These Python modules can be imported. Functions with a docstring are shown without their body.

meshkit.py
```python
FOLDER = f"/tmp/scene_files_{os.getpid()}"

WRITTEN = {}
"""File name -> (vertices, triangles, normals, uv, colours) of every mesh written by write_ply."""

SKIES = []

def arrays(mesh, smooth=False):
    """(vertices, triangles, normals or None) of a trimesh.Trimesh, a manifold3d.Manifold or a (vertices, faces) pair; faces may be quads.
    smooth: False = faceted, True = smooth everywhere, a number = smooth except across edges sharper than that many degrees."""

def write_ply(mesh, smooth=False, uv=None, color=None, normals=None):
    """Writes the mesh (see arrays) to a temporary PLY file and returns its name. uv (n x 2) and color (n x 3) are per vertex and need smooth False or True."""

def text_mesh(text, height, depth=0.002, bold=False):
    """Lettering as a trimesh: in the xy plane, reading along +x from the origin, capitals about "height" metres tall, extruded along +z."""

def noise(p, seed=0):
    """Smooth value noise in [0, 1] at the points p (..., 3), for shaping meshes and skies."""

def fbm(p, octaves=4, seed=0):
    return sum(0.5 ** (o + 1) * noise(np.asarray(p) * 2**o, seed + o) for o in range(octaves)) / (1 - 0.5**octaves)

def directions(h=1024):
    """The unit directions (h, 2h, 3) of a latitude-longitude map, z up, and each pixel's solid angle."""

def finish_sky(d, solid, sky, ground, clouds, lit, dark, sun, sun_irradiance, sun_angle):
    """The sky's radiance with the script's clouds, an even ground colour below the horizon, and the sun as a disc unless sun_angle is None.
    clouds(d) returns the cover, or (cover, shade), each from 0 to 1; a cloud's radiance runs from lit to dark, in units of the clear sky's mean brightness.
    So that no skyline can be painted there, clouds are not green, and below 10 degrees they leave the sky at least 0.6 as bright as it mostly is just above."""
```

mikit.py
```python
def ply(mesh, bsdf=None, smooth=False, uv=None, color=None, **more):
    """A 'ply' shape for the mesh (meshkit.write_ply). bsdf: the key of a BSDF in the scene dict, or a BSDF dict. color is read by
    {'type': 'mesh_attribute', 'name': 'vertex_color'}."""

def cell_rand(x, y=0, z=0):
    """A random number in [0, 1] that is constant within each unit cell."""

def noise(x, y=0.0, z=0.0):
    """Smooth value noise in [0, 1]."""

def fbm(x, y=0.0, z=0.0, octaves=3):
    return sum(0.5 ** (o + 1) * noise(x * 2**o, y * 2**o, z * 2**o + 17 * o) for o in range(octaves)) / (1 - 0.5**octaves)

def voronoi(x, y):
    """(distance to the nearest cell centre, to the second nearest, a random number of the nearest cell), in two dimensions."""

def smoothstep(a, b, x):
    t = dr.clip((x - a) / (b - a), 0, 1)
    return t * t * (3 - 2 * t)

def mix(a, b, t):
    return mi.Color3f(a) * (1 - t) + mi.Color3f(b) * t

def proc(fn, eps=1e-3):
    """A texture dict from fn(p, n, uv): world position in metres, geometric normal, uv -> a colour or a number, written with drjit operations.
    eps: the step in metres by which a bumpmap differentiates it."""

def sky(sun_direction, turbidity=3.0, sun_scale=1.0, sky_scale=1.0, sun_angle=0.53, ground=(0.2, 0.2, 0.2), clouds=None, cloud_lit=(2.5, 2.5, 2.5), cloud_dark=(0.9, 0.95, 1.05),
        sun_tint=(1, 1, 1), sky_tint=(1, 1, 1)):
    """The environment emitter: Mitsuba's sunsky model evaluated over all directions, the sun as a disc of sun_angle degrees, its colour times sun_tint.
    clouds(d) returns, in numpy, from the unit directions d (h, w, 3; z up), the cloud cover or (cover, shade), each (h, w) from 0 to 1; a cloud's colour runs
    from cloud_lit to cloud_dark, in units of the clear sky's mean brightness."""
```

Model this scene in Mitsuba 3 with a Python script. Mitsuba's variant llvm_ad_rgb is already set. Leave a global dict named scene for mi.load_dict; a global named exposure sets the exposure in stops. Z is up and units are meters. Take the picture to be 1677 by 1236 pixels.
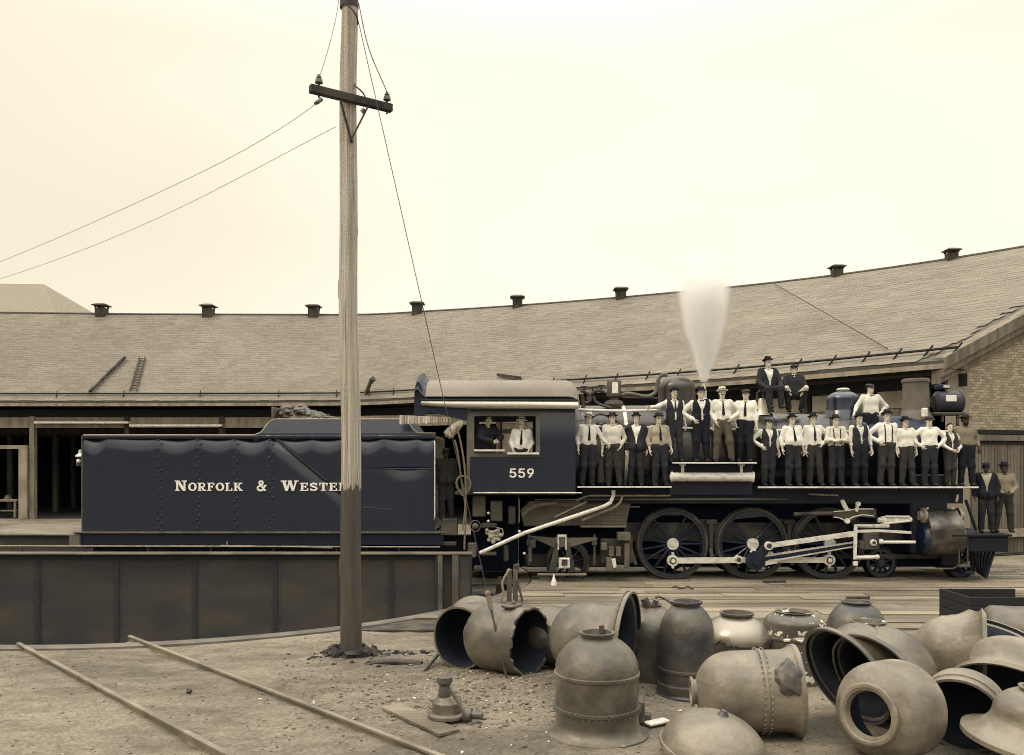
import math, random
import numpy as np
import drjit as dr
import mitsuba as mi
import trimesh
import manifold3d as m3
import shapely.geometry as sg
from shapely import affinity
from shapely.ops import unary_union
import mikit, meshkit
from mikit import proc, noise, fbm, cell_rand, smoothstep, mix

scene, labels = {}, {}
T = mi.ScalarTransform4f

# ------------------------------------------------------------------ camera, sky, exposure
F, CX, HY, CAMZ = 1400.0, 838.0, 756.0, 2.92            # a 1677 x 1236 plate: focal length, centre and horizon in its pixels
scene['camera'] = {'type': 'perspective', 'fov': math.degrees(2 * math.atan(838.5 / F)), 'fov_axis': 'x', 'near_clip': 0.1, 'far_clip': 3000.0,
                   'principal_point_offset_y': -(HY - 618) / 1236.0,
                   'to_world': T().look_at([0, 0, CAMZ], [0, 10, CAMZ], [0, 0, 1])}
def overcast(d):
    z = np.clip(d[..., 2], 0, 1)
    cloud = meshkit.fbm(np.stack([d[..., 0] * 2.2, d[..., 1] * 2.2, d[..., 2] * 4], -1), 4, seed=5)
    g = np.array([.16, 1.0, .22]); g /= np.linalg.norm(g)                     # the thin bright part of the overcast
    glow = np.exp(-(np.arccos(np.clip(d @ g, -1, 1)) / .54) ** 2)
    lift = np.clip((z - .42) / .5, 0, 1) ** 1.2 + 0.105 * glow + .10 * (cloud - .5)
    return np.ones(d.shape[:2]), np.clip(1 - lift, 0, 1)
scene['sky'] = mikit.sky((-0.62, -0.24, 0.75), turbidity=6, sun_scale=0.36, sky_scale=1.0, sun_angle=16, clouds=overcast, ground=(0.16, 0.15, 0.13),
                         cloud_lit=(10.4, 10.0, 8.9), cloud_dark=(3.10, 2.84, 2.24), sun_tint=(1.0, 0.93, 0.80))
exposure = 1.3

# ------------------------------------------------------------------ helpers
def P(px, py, Y):
    """The point of the yard at depth Y that the plate shows at (px, py)."""
    return np.array([(px - CX) / F * Y, Y, CAMZ - (py - HY) / F * Y])
def X(px, Y): return (px - CX) / F * Y
def Z(py, Y): return CAMZ - (py - HY) / F * Y
def G(px, py):
    """The point of the level ground at (px, py)."""
    Y = F * CAMZ / (py - HY)
    return np.array([(px - CX) / F * Y, Y, 0.0])

COUNT = {}
def key_for(name, parent=None):
    base = name if parent is None else parent + '__' + name
    n = COUNT.get(base, 0); COUNT[base] = n + 1
    return base if n == 0 else f'{base}_{n:03d}'
def obj(name, mesh, mat, parent=None, smooth=30, to_world=None, **more):
    k = key_for(name, parent)
    scene[k] = mikit.ply(mesh, mat, smooth, **more)
    if to_world is not None: scene[k]['to_world'] = to_world
    return k
def thing(name, label, cat, group=None, kind=None):
    k = key_for(name); tag(k, label, cat, group, kind); return k
def tag(k, label=None, cat=None, group=None, kind=None):
    d = labels.setdefault(k, {})
    for a, b in (('label', label), ('category', cat), ('group', group), ('kind', kind)):
        if b: d[a] = b
    return k
def struct(name, mesh, mat, parent=None, smooth=30):
    k = obj(name, mesh, mat, parent, smooth)
    if parent is None: tag(k, kind='structure')
    return k
def stuff(name, mesh, mat, parent=None, smooth=False, label=None, cat=None, **more):
    return tag(obj(name, mesh, mat, parent, smooth, **more), label, cat, kind='stuff')

def cat(ms):
    vs, fs, n = [], [], 0
    for m in ms:
        v, f = (np.asarray(m[0], float), np.asarray(m[1], int)) if isinstance(m, (tuple, list)) else (np.asarray(m.vertices), np.asarray(m.faces))
        if f.shape[1] == 4: f = np.vstack([f[:, [0, 1, 2]], f[:, [0, 2, 3]]])
        vs.append(v); fs.append(f + n); n += len(v)
    return trimesh.Trimesh(np.vstack(vs), np.vstack(fs), process=False)
BOXF = np.array([[0, 1, 3, 2], [4, 6, 7, 5], [0, 4, 5, 1], [2, 3, 7, 6], [0, 2, 6, 4], [1, 5, 7, 3]])
def box(x0, x1, y0, y1, z0, z1):
    v = np.array([[x, y, z] for x in sorted((x0, x1)) for y in sorted((y0, y1)) for z in sorted((z0, z1))], float)
    return trimesh.Trimesh(v, np.vstack([BOXF[:, [0, 1, 2]], BOXF[:, [0, 2, 3]]]), process=False)
def cbox(x0, x1, y0, y1, z0, z1, b=0.012):
    """A box with chamfered edges."""
    pts = []
    for i in (0, 1, 2):
        e = [b, b, b]; e[i] = 0
        pts += [[x, y, z] for x in (x0 + e[0], x1 - e[0]) for y in (y0 + e[1], y1 - e[1]) for z in (z0 + e[2], z1 - e[2])]
    return trimesh.convex.convex_hull(np.array(pts))
def frame_to(d):
    d = np.asarray(d, float) / np.linalg.norm(d)
    a = np.cross(d, [0, 0, 1] if abs(d[2]) < 0.9 else [0, 1, 0]); a /= np.linalg.norm(a)
    return np.stack([a, np.cross(d, a), d], 1)
def cyl(p0, p1, r, r1=None, n=20, caps=True):
    p0, p1 = np.asarray(p0, float), np.asarray(p1, float); r1 = r if r1 is None else r1
    R = frame_to(p1 - p0); a = np.arange(n) * 2 * np.pi / n
    ring = R[:, 0][None] * np.cos(a)[:, None] + R[:, 1][None] * np.sin(a)[:, None]
    v = np.vstack([p0 + ring * r, p1 + ring * r1]); i = np.arange(n); j = (i + 1) % n
    f = [np.stack([i, j, j + n], 1), np.stack([i, j + n, i + n], 1)]
    if caps:
        v = np.vstack([v, p0 + ring * r, p1 + ring * r1, p0, p1])
        f += [np.stack([j + 2 * n, i + 2 * n, i * 0 + 4 * n], 1), np.stack([i + 3 * n, j + 3 * n, i * 0 + 4 * n + 1], 1)]
    return trimesh.Trimesh(v, np.vstack(f), process=False)
def tube(pts, r, n=8, closed=False):
    pts = np.asarray(pts, float); m = len(pts)
    d = np.gradient(pts, axis=0); d /= np.linalg.norm(d, axis=1, keepdims=True) + 1e-12
    rs = np.broadcast_to(np.asarray(r, float), m)
    up = np.array([0.13, 0.2, 1.0]); a = np.arange(n) * 2 * np.pi / n; v = []
    for p, t, q in zip(pts, d, rs):
        u = up - t * (up @ t)
        if np.linalg.norm(u) < 0.1: u = np.array([1.0, .1, 0]) - t * t[0]
        u /= np.linalg.norm(u); up = u; w = np.cross(t, u)
        v.append(p + q * (u[None] * np.cos(a)[:, None] + w[None] * np.sin(a)[:, None]))
    v = np.vstack(v); f = []; i = np.arange(n); j = (i + 1) % n
    for k in range(m - 1):
        f += [np.stack([i + k * n, j + k * n, j + (k + 1) * n], 1), np.stack([i + k * n, j + (k + 1) * n, i + (k + 1) * n], 1)]
    v = np.vstack([v, pts[0], pts[-1]])
    f += [np.stack([j, i, i * 0 + m * n], 1), np.stack([i + (m - 1) * n, j + (m - 1) * n, i * 0 + m * n + 1], 1)]
    return trimesh.Trimesh(v, np.vstack(f), process=False)
def spline(pts, n=40):
    from scipy.interpolate import CubicSpline
    pts = np.asarray(pts, float); t = np.r_[0, np.cumsum(np.linalg.norm(np.diff(pts, axis=0), axis=1))]
    return CubicSpline(t, pts)(np.linspace(0, t[-1], n))
def lathe(prof, n=32, closed=False):
    """Turns (r, z) points about z. closed: the profile is a loop."""
    prof = np.asarray(prof, float); m = len(prof); a = np.arange(n) * 2 * np.pi / n
    v = np.stack([prof[:, 0][:, None] * np.cos(a), prof[:, 0][:, None] * np.sin(a), np.repeat(prof[:, 1][:, None], n, 1)], -1).reshape(-1, 3)
    i = np.arange(n); j = (i + 1) % n; f = []
    for k in range(m if closed else m - 1):
        b = (k + 1) % m
        f += [np.stack([i + k * n, j + k * n, j + b * n], 1), np.stack([i + k * n, j + b * n, i + b * n], 1)]
    return trimesh.Trimesh(v, np.vstack(f), process=False)
def place(m, M):
    m = m.copy(); M = np.asarray(M, float)
    m.vertices = m.vertices @ M[:3, :3].T + M[:3, 3]
    if np.linalg.det(M[:3, :3]) < 0: m.faces = m.faces[:, ::-1]
    return m
def mat4(R=np.eye(3), t=(0, 0, 0)):
    M = np.eye(4); M[:3, :3] = R; M[:3, 3] = t; return M
def rotz(a): c, s = math.cos(a), math.sin(a); return np.array([[c, -s, 0], [s, c, 0], [0, 0, 1.0]])
def rotx(a): c, s = math.cos(a), math.sin(a); return np.array([[1.0, 0, 0], [0, c, -s], [0, s, c]])
def roty(a): c, s = math.cos(a), math.sin(a); return np.array([[c, 0, s], [0, 1.0, 0], [-s, 0, c]])
def ex_xz(poly, y0, y1):
    """A flat shape drawn in x and z, extruded from y0 (near) to y1."""
    if not hasattr(poly, 'geom_type'): poly = sg.Polygon(poly)
    ms = []
    for g in getattr(poly, 'geoms', [poly]):
        m = trimesh.creation.extrude_polygon(g, y1 - y0, engine='earcut')
        ms.append(trimesh.Trimesh(np.stack([m.vertices[:, 0], y1 - m.vertices[:, 2], m.vertices[:, 1]], 1), m.faces, process=False))
    return cat(ms)
def ex_xy(poly, z0, z1):
    ms = []
    for g in getattr(poly, 'geoms', [poly]):
        if g.area < 1e-4: continue
        m = trimesh.creation.extrude_polygon(g, z1 - z0, engine='earcut'); m.apply_translation([0, 0, z0]); ms.append(m)
    return cat(ms)
def slab(a, b, z0, z1, th, side=0.5):
    """An upright board of thickness th along the ground line a-b."""
    a, b = np.asarray(a[:2], float), np.asarray(b[:2], float); d = (b - a) / np.linalg.norm(b - a); nrm = np.array([-d[1], d[0]])
    q = [a - nrm * th * side, b - nrm * th * side, b + nrm * th * (1 - side), a + nrm * th * (1 - side)]
    v = np.array([[*c, z] for z in (z0, z1) for c in q])
    return trimesh.Trimesh(v, [[0, 2, 1], [0, 3, 2], [4, 5, 6], [4, 6, 7], [0, 1, 5], [0, 5, 4], [1, 2, 6], [1, 6, 5], [2, 3, 7], [2, 7, 6], [3, 0, 4], [3, 4, 7]], process=False)
def beam(p, q, w, h):
    """A squared timber from p to q, w across and h high."""
    p, q = np.asarray(p, float), np.asarray(q, float); R = frame_to(q - p); L = np.linalg.norm(q - p)
    return place(cbox(-w / 2, w / 2, -h / 2, h / 2, 0, L, min(w, h) * 0.08), mat4(R, p))
def dome_cap(r, n=6, m=3):
    prof = [(r * math.cos(t), r * math.sin(t)) for t in np.linspace(0, math.pi / 2 - 0.05, m)] + [(0.001, r)]
    return lathe(prof, n)
def rivets(pts, r, normal=(0, -1, 0), n=6):
    one = place(dome_cap(r, n, 3), mat4(frame_to(normal)))
    V, Fc = np.asarray(one.vertices), np.asarray(one.faces); pts = np.asarray(pts, float)
    v = (pts[:, None] + V[None]).reshape(-1, 3); f = (Fc[None] + (np.arange(len(pts)) * len(V))[:, None, None]).reshape(-1, 3)
    return trimesh.Trimesh(v, f, process=False)

# ------------------------------------------------------------------ materials
def bsdf(name, d):
    scene[name] = {'type': 'twosided', 'bsdf': d}; return name
KA, KD = np.array([.86, .795, .715]), np.array([.80, .82, .90])                             # sets every earth, timber and iron colour against the plate's greys
def tone(c): return np.asarray(c, float) * (KD if max(c) < .065 else KA if max(c) < .5 else 1)
_mix = mix
def mix(a, b, t): return _mix(tone(a).tolist() if isinstance(a, tuple) else a, tone(b).tolist() if isinstance(b, tuple) else b, t)
def rgb(c):
    c = tone(c)
    return {'type': 'rgb', 'value': [float(x) for x in c]}
def rgb_(c): return {'type': 'rgb', 'value': [float(x) for x in c]}
def plain(name, c, rough=0.6, spec=0.4, metal=0.0, coat=0.0):
    d = {'type': 'principled', 'base_color': c if isinstance(c, dict) else rgb(c), 'roughness': rough, 'specular': spec, 'metallic': metal}
    if coat: d.update(clearcoat=coat, clearcoat_gloss=0.95)
    return bsdf(name, d)
def mottled(a, b, s=(1, 1, 1), lo=0.3, hi=0.7, octv=4):
    return proc(lambda p, n, uv: mix(a, b, smoothstep(lo, hi, fbm(p.x * s[0], p.y * s[1], p.z * s[2], octv))))
def bumped(name, d, fn, scale=0.01, eps=2e-3):
    return bsdf(name, {'type': 'bumpmap', 'arbitrary': proc(fn, eps), 'scale': scale, 'nested': d})

plain('loco_black', (.006, .014, .036), .25, .85, coat=.2)
plain('jacket_iron', (.095, .097, .105), .34, .5, metal=.8)
plain('steel_grey', (.40, .39, .36), .45, .5)
plain('dull_black', (.013, .020, .042), .5, .4)
plain('grimy_iron', mottled((.035, .037, .042), (.10, .095, .085), (3, 3, 3)), .6, .4)
plain('grey_plate', mottled((.10, .10, .098), (.17, .165, .15), (2, 2, 2)), .55, .4)
plain('bright_steel', (.78, .76, .70), .35, .6)
plain('pale_paint', mottled((.57, .55, .51), (.76, .74, .69), (7, 7, 13), .30, .55), .4, .5)
plain('letter_white', (.86, .85, .80), .6, .3)
plain('cab_roof_grey', mottled((.19, .185, .172), (.25, .243, .225), (.7, .7, .7)), .65, .3)
plain('bell_bronze', (.62, .58, .50), .3, .6, metal=.4)
plain('girder_paint', mottled((.055, .054, .052), (.09, .086, .08), (.9, .9, 1.6), .25, .75), .6, .35)
plain('girder_dark', (.04, .043, .05), .55, .4)
plain('dark_timber', mottled((.045, .044, .042), (.09, .085, .078), (4, 4, 1)), .8, .2)
plain('pale_timber', mottled((.27, .26, .235), (.40, .38, .34), (5, 5, 1.2)), .8, .2)
plain('wall_grey', mottled((.15, .145, .13), (.24, .23, .205), (6, 6, .5)), .8, .2)
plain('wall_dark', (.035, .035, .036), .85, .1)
plain('near_black', (.008, .012, .024), .9, .1)  # even near-black tone, also used on the added underside block
plain('slate', {'type': 'mesh_attribute', 'name': 'vertex_color'}, .7, .3)
plain('roof_metal', (.09, .088, .082), .6, .3)
plain('brick', {'type': 'mesh_attribute', 'name': 'vertex_color'}, .8, .2)
plain('mortar', (.33, .32, .28), .9, .1)
plain('stone_chip', {'type': 'mesh_attribute', 'name': 'vertex_color'}, .8, .2)
plain('polished_jacket', mottled((.09, .092, .10), (.20, .20, .20), (5, 5, 5)), .32, .5, metal=.8)
plain('lining', (.020, .024, .034), .8, .2)  # near-black skin that paints the shade inside the hollow casings
plain('front_shade_iron', (.012, .014, .020), .6, .3)  # iron darkened so its colour carries the deep shade at the front end
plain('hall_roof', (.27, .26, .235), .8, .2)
plain('coal', (.085, .085, .085), .45, .5)
plain('wire', (.06, .055, .05), .6, .3)
plain('rope', (.22, .20, .17), .8, .1)
plain('canvas', mottled((.40, .38, .34), (.6, .57, .5), (8, 2, 1)), .9, .1)
plain('insulator', (.10, .10, .10), .2, .6)
plain('glass_white', (.85, .84, .80), .15, .6)
def cinder(p, n, uv):
    a = fbm(p.x * .55 + 3, p.y * .9, 0, 4); b = fbm(p.x * 4, p.y * 7, 1, 3); c = noise(p.x * 38, p.y * 38, 0)
    base = mix((.112, .108, .099), (.215, .206, .185), smoothstep(.30, .70, a * .5 + b * .25 + .25 * fbm(p.x * .8, p.y * 3.2, 4, 3)))
    return base * (.78 + .44 * c)
bumped('cinder', {'type': 'principled', 'base_color': proc(cinder), 'roughness': .95, 'specular': .1},
       lambda p, n, uv: fbm(p.x * 14, p.y * 14, p.z, 4), .02)
def plank_col(p, n, uv):
    g = fbm(p.x * .9, p.y * 26, p.z * 20, 4); d = fbm(p.x * .6 + 9, p.y * 1.1, 2, 3)
    return mix((.105, .10, .09), (.26, .245, .215), smoothstep(.25, .75, g * .55 + d * .45))
for i, k in enumerate((.8, 1.0, 1.2)):
    plain(f'plank_{i}', proc(lambda p, n, uv, k=k: plank_col(p, n, uv) * k), .85, .15)
def pole_col(p, n, uv):
    an = dr.atan2(p.y - 12.62, p.x + 2.39)
    g = fbm(an * 5.5, p.z * .30, 0, 4); h = fbm(an * 16, p.z * .8, 5, 3)
    wood = mix((.36, .345, .31), (.58, .55, .49), smoothstep(.25, .75, g * .5 + h * .5))
    wood = mix(wood, (.09, .085, .075), smoothstep(.66, .72, h) * .7)
    edge = p.z - (2.52 + .12 * (noise(an * 6, 0, 3) - .5) + .05 * noise(an * 22, 1, 2))
    return mix(mix((.075, .075, .078), (.125, .122, .118), h), wood, smoothstep(-.01, .01, edge))
bumped('pole_wood', {'type': 'principled', 'base_color': proc(pole_col), 'roughness': .85, 'specular': .15},
       lambda p, n, uv: fbm(dr.atan2(p.y - 12.62, p.x + 2.39) * 9, p.z * .5, 0, 3), .02)
def cast(a, b, white=0.0):
    def f(p, n, uv):
        g = fbm(p.x * 3, p.y * 3, p.z * 3, 4); s = noise(p.x * 45, p.y * 45, p.z * 45)
        c = mix(a, b, smoothstep(.3, .7, g)) * (.88 + .24 * s)
        if white:
            w = fbm(p.x * 7 + 4, p.y * 7, p.z * 9, 3) + .3 * (noise(p.x * 30, p.y * 30, p.z * 30) - .5)
            c = mix(c, (.66, .64, .57), smoothstep(white, white + .03, w))
        return c
    return f
CASTBUMP = lambda p, n, uv: fbm(p.x * 6, p.y * 6, p.z * 6, 3)
for nm, a, b, w in (('casing_tan', (.075, .074, .069), (.16, .152, .132), 0), ('casing_dark', (.055, .056, .058), (.11, .105, .095), 0), ('casing_pale', (.145, .139, .123), (.25, .238, .208), 0),
                    ('casing_splashed', (.08, .08, .074), (.13, .124, .11), .63)):
    bumped(nm, {'type': 'principled', 'base_color': proc(cast(a, b, w)), 'roughness': .42, 'specular': .6}, CASTBUMP, .02)
bsdf('casing_polished', {'type': 'principled', 'base_color': rgb((.36, .35, .34)), 'metallic': .7, 'roughness': .32, 'specular': .5})
CL = dict(shirt_white=(.80, .79, .74), shirt_linen=(.76, .75, .70), shirt_worn=(.68, .67, .62), shirt_cream=(.62, .60, .54), shirt_grey=(.44, .43, .39), shirt_tan=(.25, .236, .20), cloth_black=(.018, .020, .028), cloth_charcoal=(.035, .036, .042),
          cloth_brown=(.050, .048, .044), cloth_tan=(.12, .113, .10), straw=(.72, .69, .60), skin=(.60, .54, .46), skin_dark=(.075, .065, .055), hair=(.03, .028, .027), leather=(.035, .033, .032))
for k_, c_ in CL.items(): plain(k_, c_, .85 if 'skin' not in k_ else .6, .2)
# ------------------------------------------------------------------ ground, pit, plank apron
rng = np.random.default_rng(7)
PITC, PITR = np.array([-7.74, 21.4]), 7.95
PIT = sg.Point(*PITC).buffer(PITR, 96)
NEAR = sg.box(-14, 6.5, 14.5, 20.0)
nx, ny = 286, 150
gx, gy = np.meshgrid(np.linspace(-14, 14.5, nx), np.linspace(6.5, 20.0, ny), indexing='ij')
def ground_z(x, y):
    p = np.stack([x * .55, y * .55, x * 0], -1)
    z = (meshkit.fbm(p, 4, 3) - .5) * .10 + (meshkit.fbm(p * 7, 2, 9) - .5) * .03
    z += .16 * np.exp(-(((x + .1) / 1.6) ** 2 + ((y - 11.0) / .9) ** 2)) + .14 * np.exp(-(((x + 2.4) / .42) ** 2 + ((y - 12.6) / .42) ** 2))
    edge = np.clip((np.hypot(x - PITC[0], y - PITC[1]) - PITR) / .8, 0, 1) * np.clip((y - 6.5) / 1.0, 0, 1)
    return z * edge
gz = ground_z(gx, gy)
inpit = np.hypot(gx - PITC[0], gy - PITC[1]) < PITR + .05
gz = np.where(inpit, -.02, gz)
idx = np.arange(nx * ny).reshape(nx, ny)
q = np.stack([idx[:-1, :-1], idx[1:, :-1], idx[1:, 1:], idx[:-1, 1:]], -1).reshape(-1, 4)
q = q[~inpit.reshape(-1)[q].all(1)]
near = trimesh.Trimesh(np.stack([gx, gy, gz], -1).reshape(-1, 3), np.vstack([q[:, [0, 1, 2]], q[:, [0, 2, 3]]]), process=False)
near.remove_unreferenced_vertices()
far = sg.box(-900, -300, 900, 1500).difference(NEAR).difference(PIT)
ftri = [trimesh.creation.triangulate_polygon(g, engine='earcut') for g in getattr(far, 'geoms', [far])]
farm = cat([(np.column_stack([v, np.full(len(v), -.004)]), f) for v, f in ftri])
struct('ground', cat([near, farm]), 'cinder', smooth=True)
a_ = np.linspace(0, 2 * np.pi, 97)
ring = lambda r, z: np.stack([PITC[0] + r * np.cos(a_), PITC[1] + r * np.sin(a_), np.full(97, z)], 1)
def rings(*rz):
    v = np.vstack([ring(r, z) for r, z in rz]); i = np.arange(96)
    return trimesh.Trimesh(v, np.vstack([np.vstack([np.stack([i + k * 97, i + 1 + k * 97, i + 1 + (k + 1) * 97], 1), np.stack([i + k * 97, i + 1 + (k + 1) * 97, i + (k + 1) * 97], 1)]) for k in range(len(rz) - 1)]), process=False)
struct('turntable_pit', rings((PITR + .02, .0), (PITR, -1.7), (.01, -1.72)), 'dark_timber', smooth=20)
struct('coping', rings((PITR + .26, -.05), (PITR + .25, .03), (PITR - .02, .035), (PITR - .03, -.4)), 'grey_plate', 'turntable_pit', 20)
struct('plank_apron', ex_xy(sg.box(-2.6, 14.75, 15.5, 24.0).difference(PIT.buffer(.27)), -.3, .015), 'dark_timber')
EDGE = PIT.buffer(.29)
y = 14.8; row = 0
while y < 23.6:
    w = .40 + .10 * rng.random()
    x = -2.6 + .9 * rng.random() + (.9 if y < 15.6 else 0)
    while x < 15.4:
        L = 2.6 + 2.6 * rng.random()
        gap = .016 + .02 * rng.random() if rng.random() > .2 else .05
        board = sg.box(x + .008, y + gap / 2, min(x + L, 15.5) - .008, y + w - gap / 2).difference(EDGE)
        rail_slot = any(abs(y + w / 2 - r) < .01 for r in ())
        if board.area > .08:
            zt = .035 + .022 * rng.random()
            m = ex_xy(board, .016, zt); tl = (rng.random() - .5) * .006
            m.vertices[:, 2] += (m.vertices[:, 0] - x - L / 2) * tl * (m.vertices[:, 2] > .02)
            struct('plank', m, f'plank_{rng.integers(3)}', 'plank_apron', False)
        x += L
    y += w; row += 1

# rails of the spur in the foreground, of the table and of the far side
def rail_mesh(p, q, z0=0.0, h=.125, w=.065):
    p, q = np.asarray(p, float), np.asarray(q, float); d = (q - p)[:2] / np.linalg.norm((q - p)[:2]); L = np.linalg.norm(q - p)
    prof = sg.Polygon([(-.06, 0), (.06, 0), (.06, .012), (.01, .025), (.01, h - .04), (w / 2, h - .032), (w / 2, h - .006), (w / 2 - .012, h), (-w / 2 + .012, h), (-w / 2, h - .006), (-w / 2, h - .032), (-.01, h - .04), (-.01, .025), (-.06, .012)])
    m = trimesh.creation.extrude_polygon(prof, L, engine='earcut')
    R = np.stack([[-d[1], d[0], 0], [0, 0, 1], [d[0], d[1], 0]], 1)
    return place(m, mat4(R, [p[0], p[1], z0]))
plain('rail_steel', mottled((.14, .133, .115), (.25, .235, .205), (3, 3, 3)), .5, .4)
tag('spur_track', kind='structure')
for (a, b), (c, d) in (((30, 1060), (560, 1347)), ((212, 1048), (900, 1318.6))):
    p0, p1 = G(a, b), G(c, d)
    obj('rail', rail_mesh(p0, p1, -.045), 'rail_steel', 'spur_track', 30)
tag('engine_track', kind='structure')
for yy in (20.98, 22.42): obj('rail', rail_mesh((-15.6, yy, 0), (30, yy, 0), -.08), 'rail_steel', 'engine_track', 30)

# unseen rise added behind the camera to darken reflections and block low front light
hx_, hy2 = np.meshgrid(np.linspace(-420, 420, 85), np.linspace(-62, -230, 22), indexing='ij')
hz2 = np.clip((-62 - hy2) / 60, 0, 1) ** .8 * (30 + 16 * (meshkit.fbm(np.stack([hx_ / 60, hy2 / 60, hx_ * 0], -1), 4, 12) - .5)) - .3
hi = np.arange(hx_.size).reshape(hx_.shape)
plain('added_hill_cover', (.07, .07, .055), .95, .1)
struct('hills', trimesh.Trimesh(np.stack([hx_, hy2, hz2], -1).reshape(-1, 3), np.vstack([np.stack([hi[:-1, :-1], hi[1:, :-1], hi[1:, 1:]], -1).reshape(-1, 3), np.stack([hi[:-1, :-1], hi[1:, 1:], hi[:-1, 1:]], -1).reshape(-1, 3)]), process=False), 'added_hill_cover', smooth=True)
# the turntable
tt = thing('turntable', 'long riveted plate girder turntable under the tender, set in a round pit', 'turntable')
gx0, gx1, gy0 = -14.6, X(770, 19.1), 19.1
gtop, gbot = Z(907, gy0), -1.35
for gy_, nm in ((gy0, 'girder'), (24.1, 'girder')):
    obj(nm, cbox(gx0, gx1 + (.0 if gy_ == gy0 else .3), gy_ + .14, gy_ + .17, gbot, gtop - .02, .004), 'girder_paint', tt, False)
    obj('top_flange', cbox(gx0, gx1 + .03, gy_ - .02, gy_ + .34, gtop - .02, gtop + .018, .006), 'grey_plate', tt)
    obj('bottom_flange', cbox(gx0, gx1 + .03, gy_ - .02, gy_ + .34, gbot - .03, gbot, .006), 'girder_dark', tt)
obj('flange_angle', cbox(gx0, gx1, gy0 + .115, gy0 + .139, gtop - .14, gtop - .021, .004), 'girder_dark', tt)
obj('flange_angle', cbox(gx0, gx1, gy0 + .115, gy0 + .139, gbot + .001, gbot + .14, .004), 'girder_dark', tt)
rv = []
stx = [60, 190, 318, 450, 556, 640]
for px in stx:
    x = X(px, gy0 + .1)
    obj('stiffener', cbox(x - .05, x + .05, gy0 + .118, gy0 + .139, gbot + .141, gtop - .141, .004), 'girder_dark', tt)
    rv += [(x + s * .10, gy0 + .139, z) for s in (-1, 1) for z in np.arange(gbot + .2, gtop - .15, .085)]
    rv += [(x, gy0 + .118, z) for z in np.arange(gbot + .2, gtop - .15, .085)]
rv += [(x, gy0 + .115, z) for x in np.arange(gx0 + .05, gx1, .11) for z in (gtop - .085, gtop - .13)]
stuff('rivets', rivets(rv, .016), 'girder_paint', tt, 30)
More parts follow.
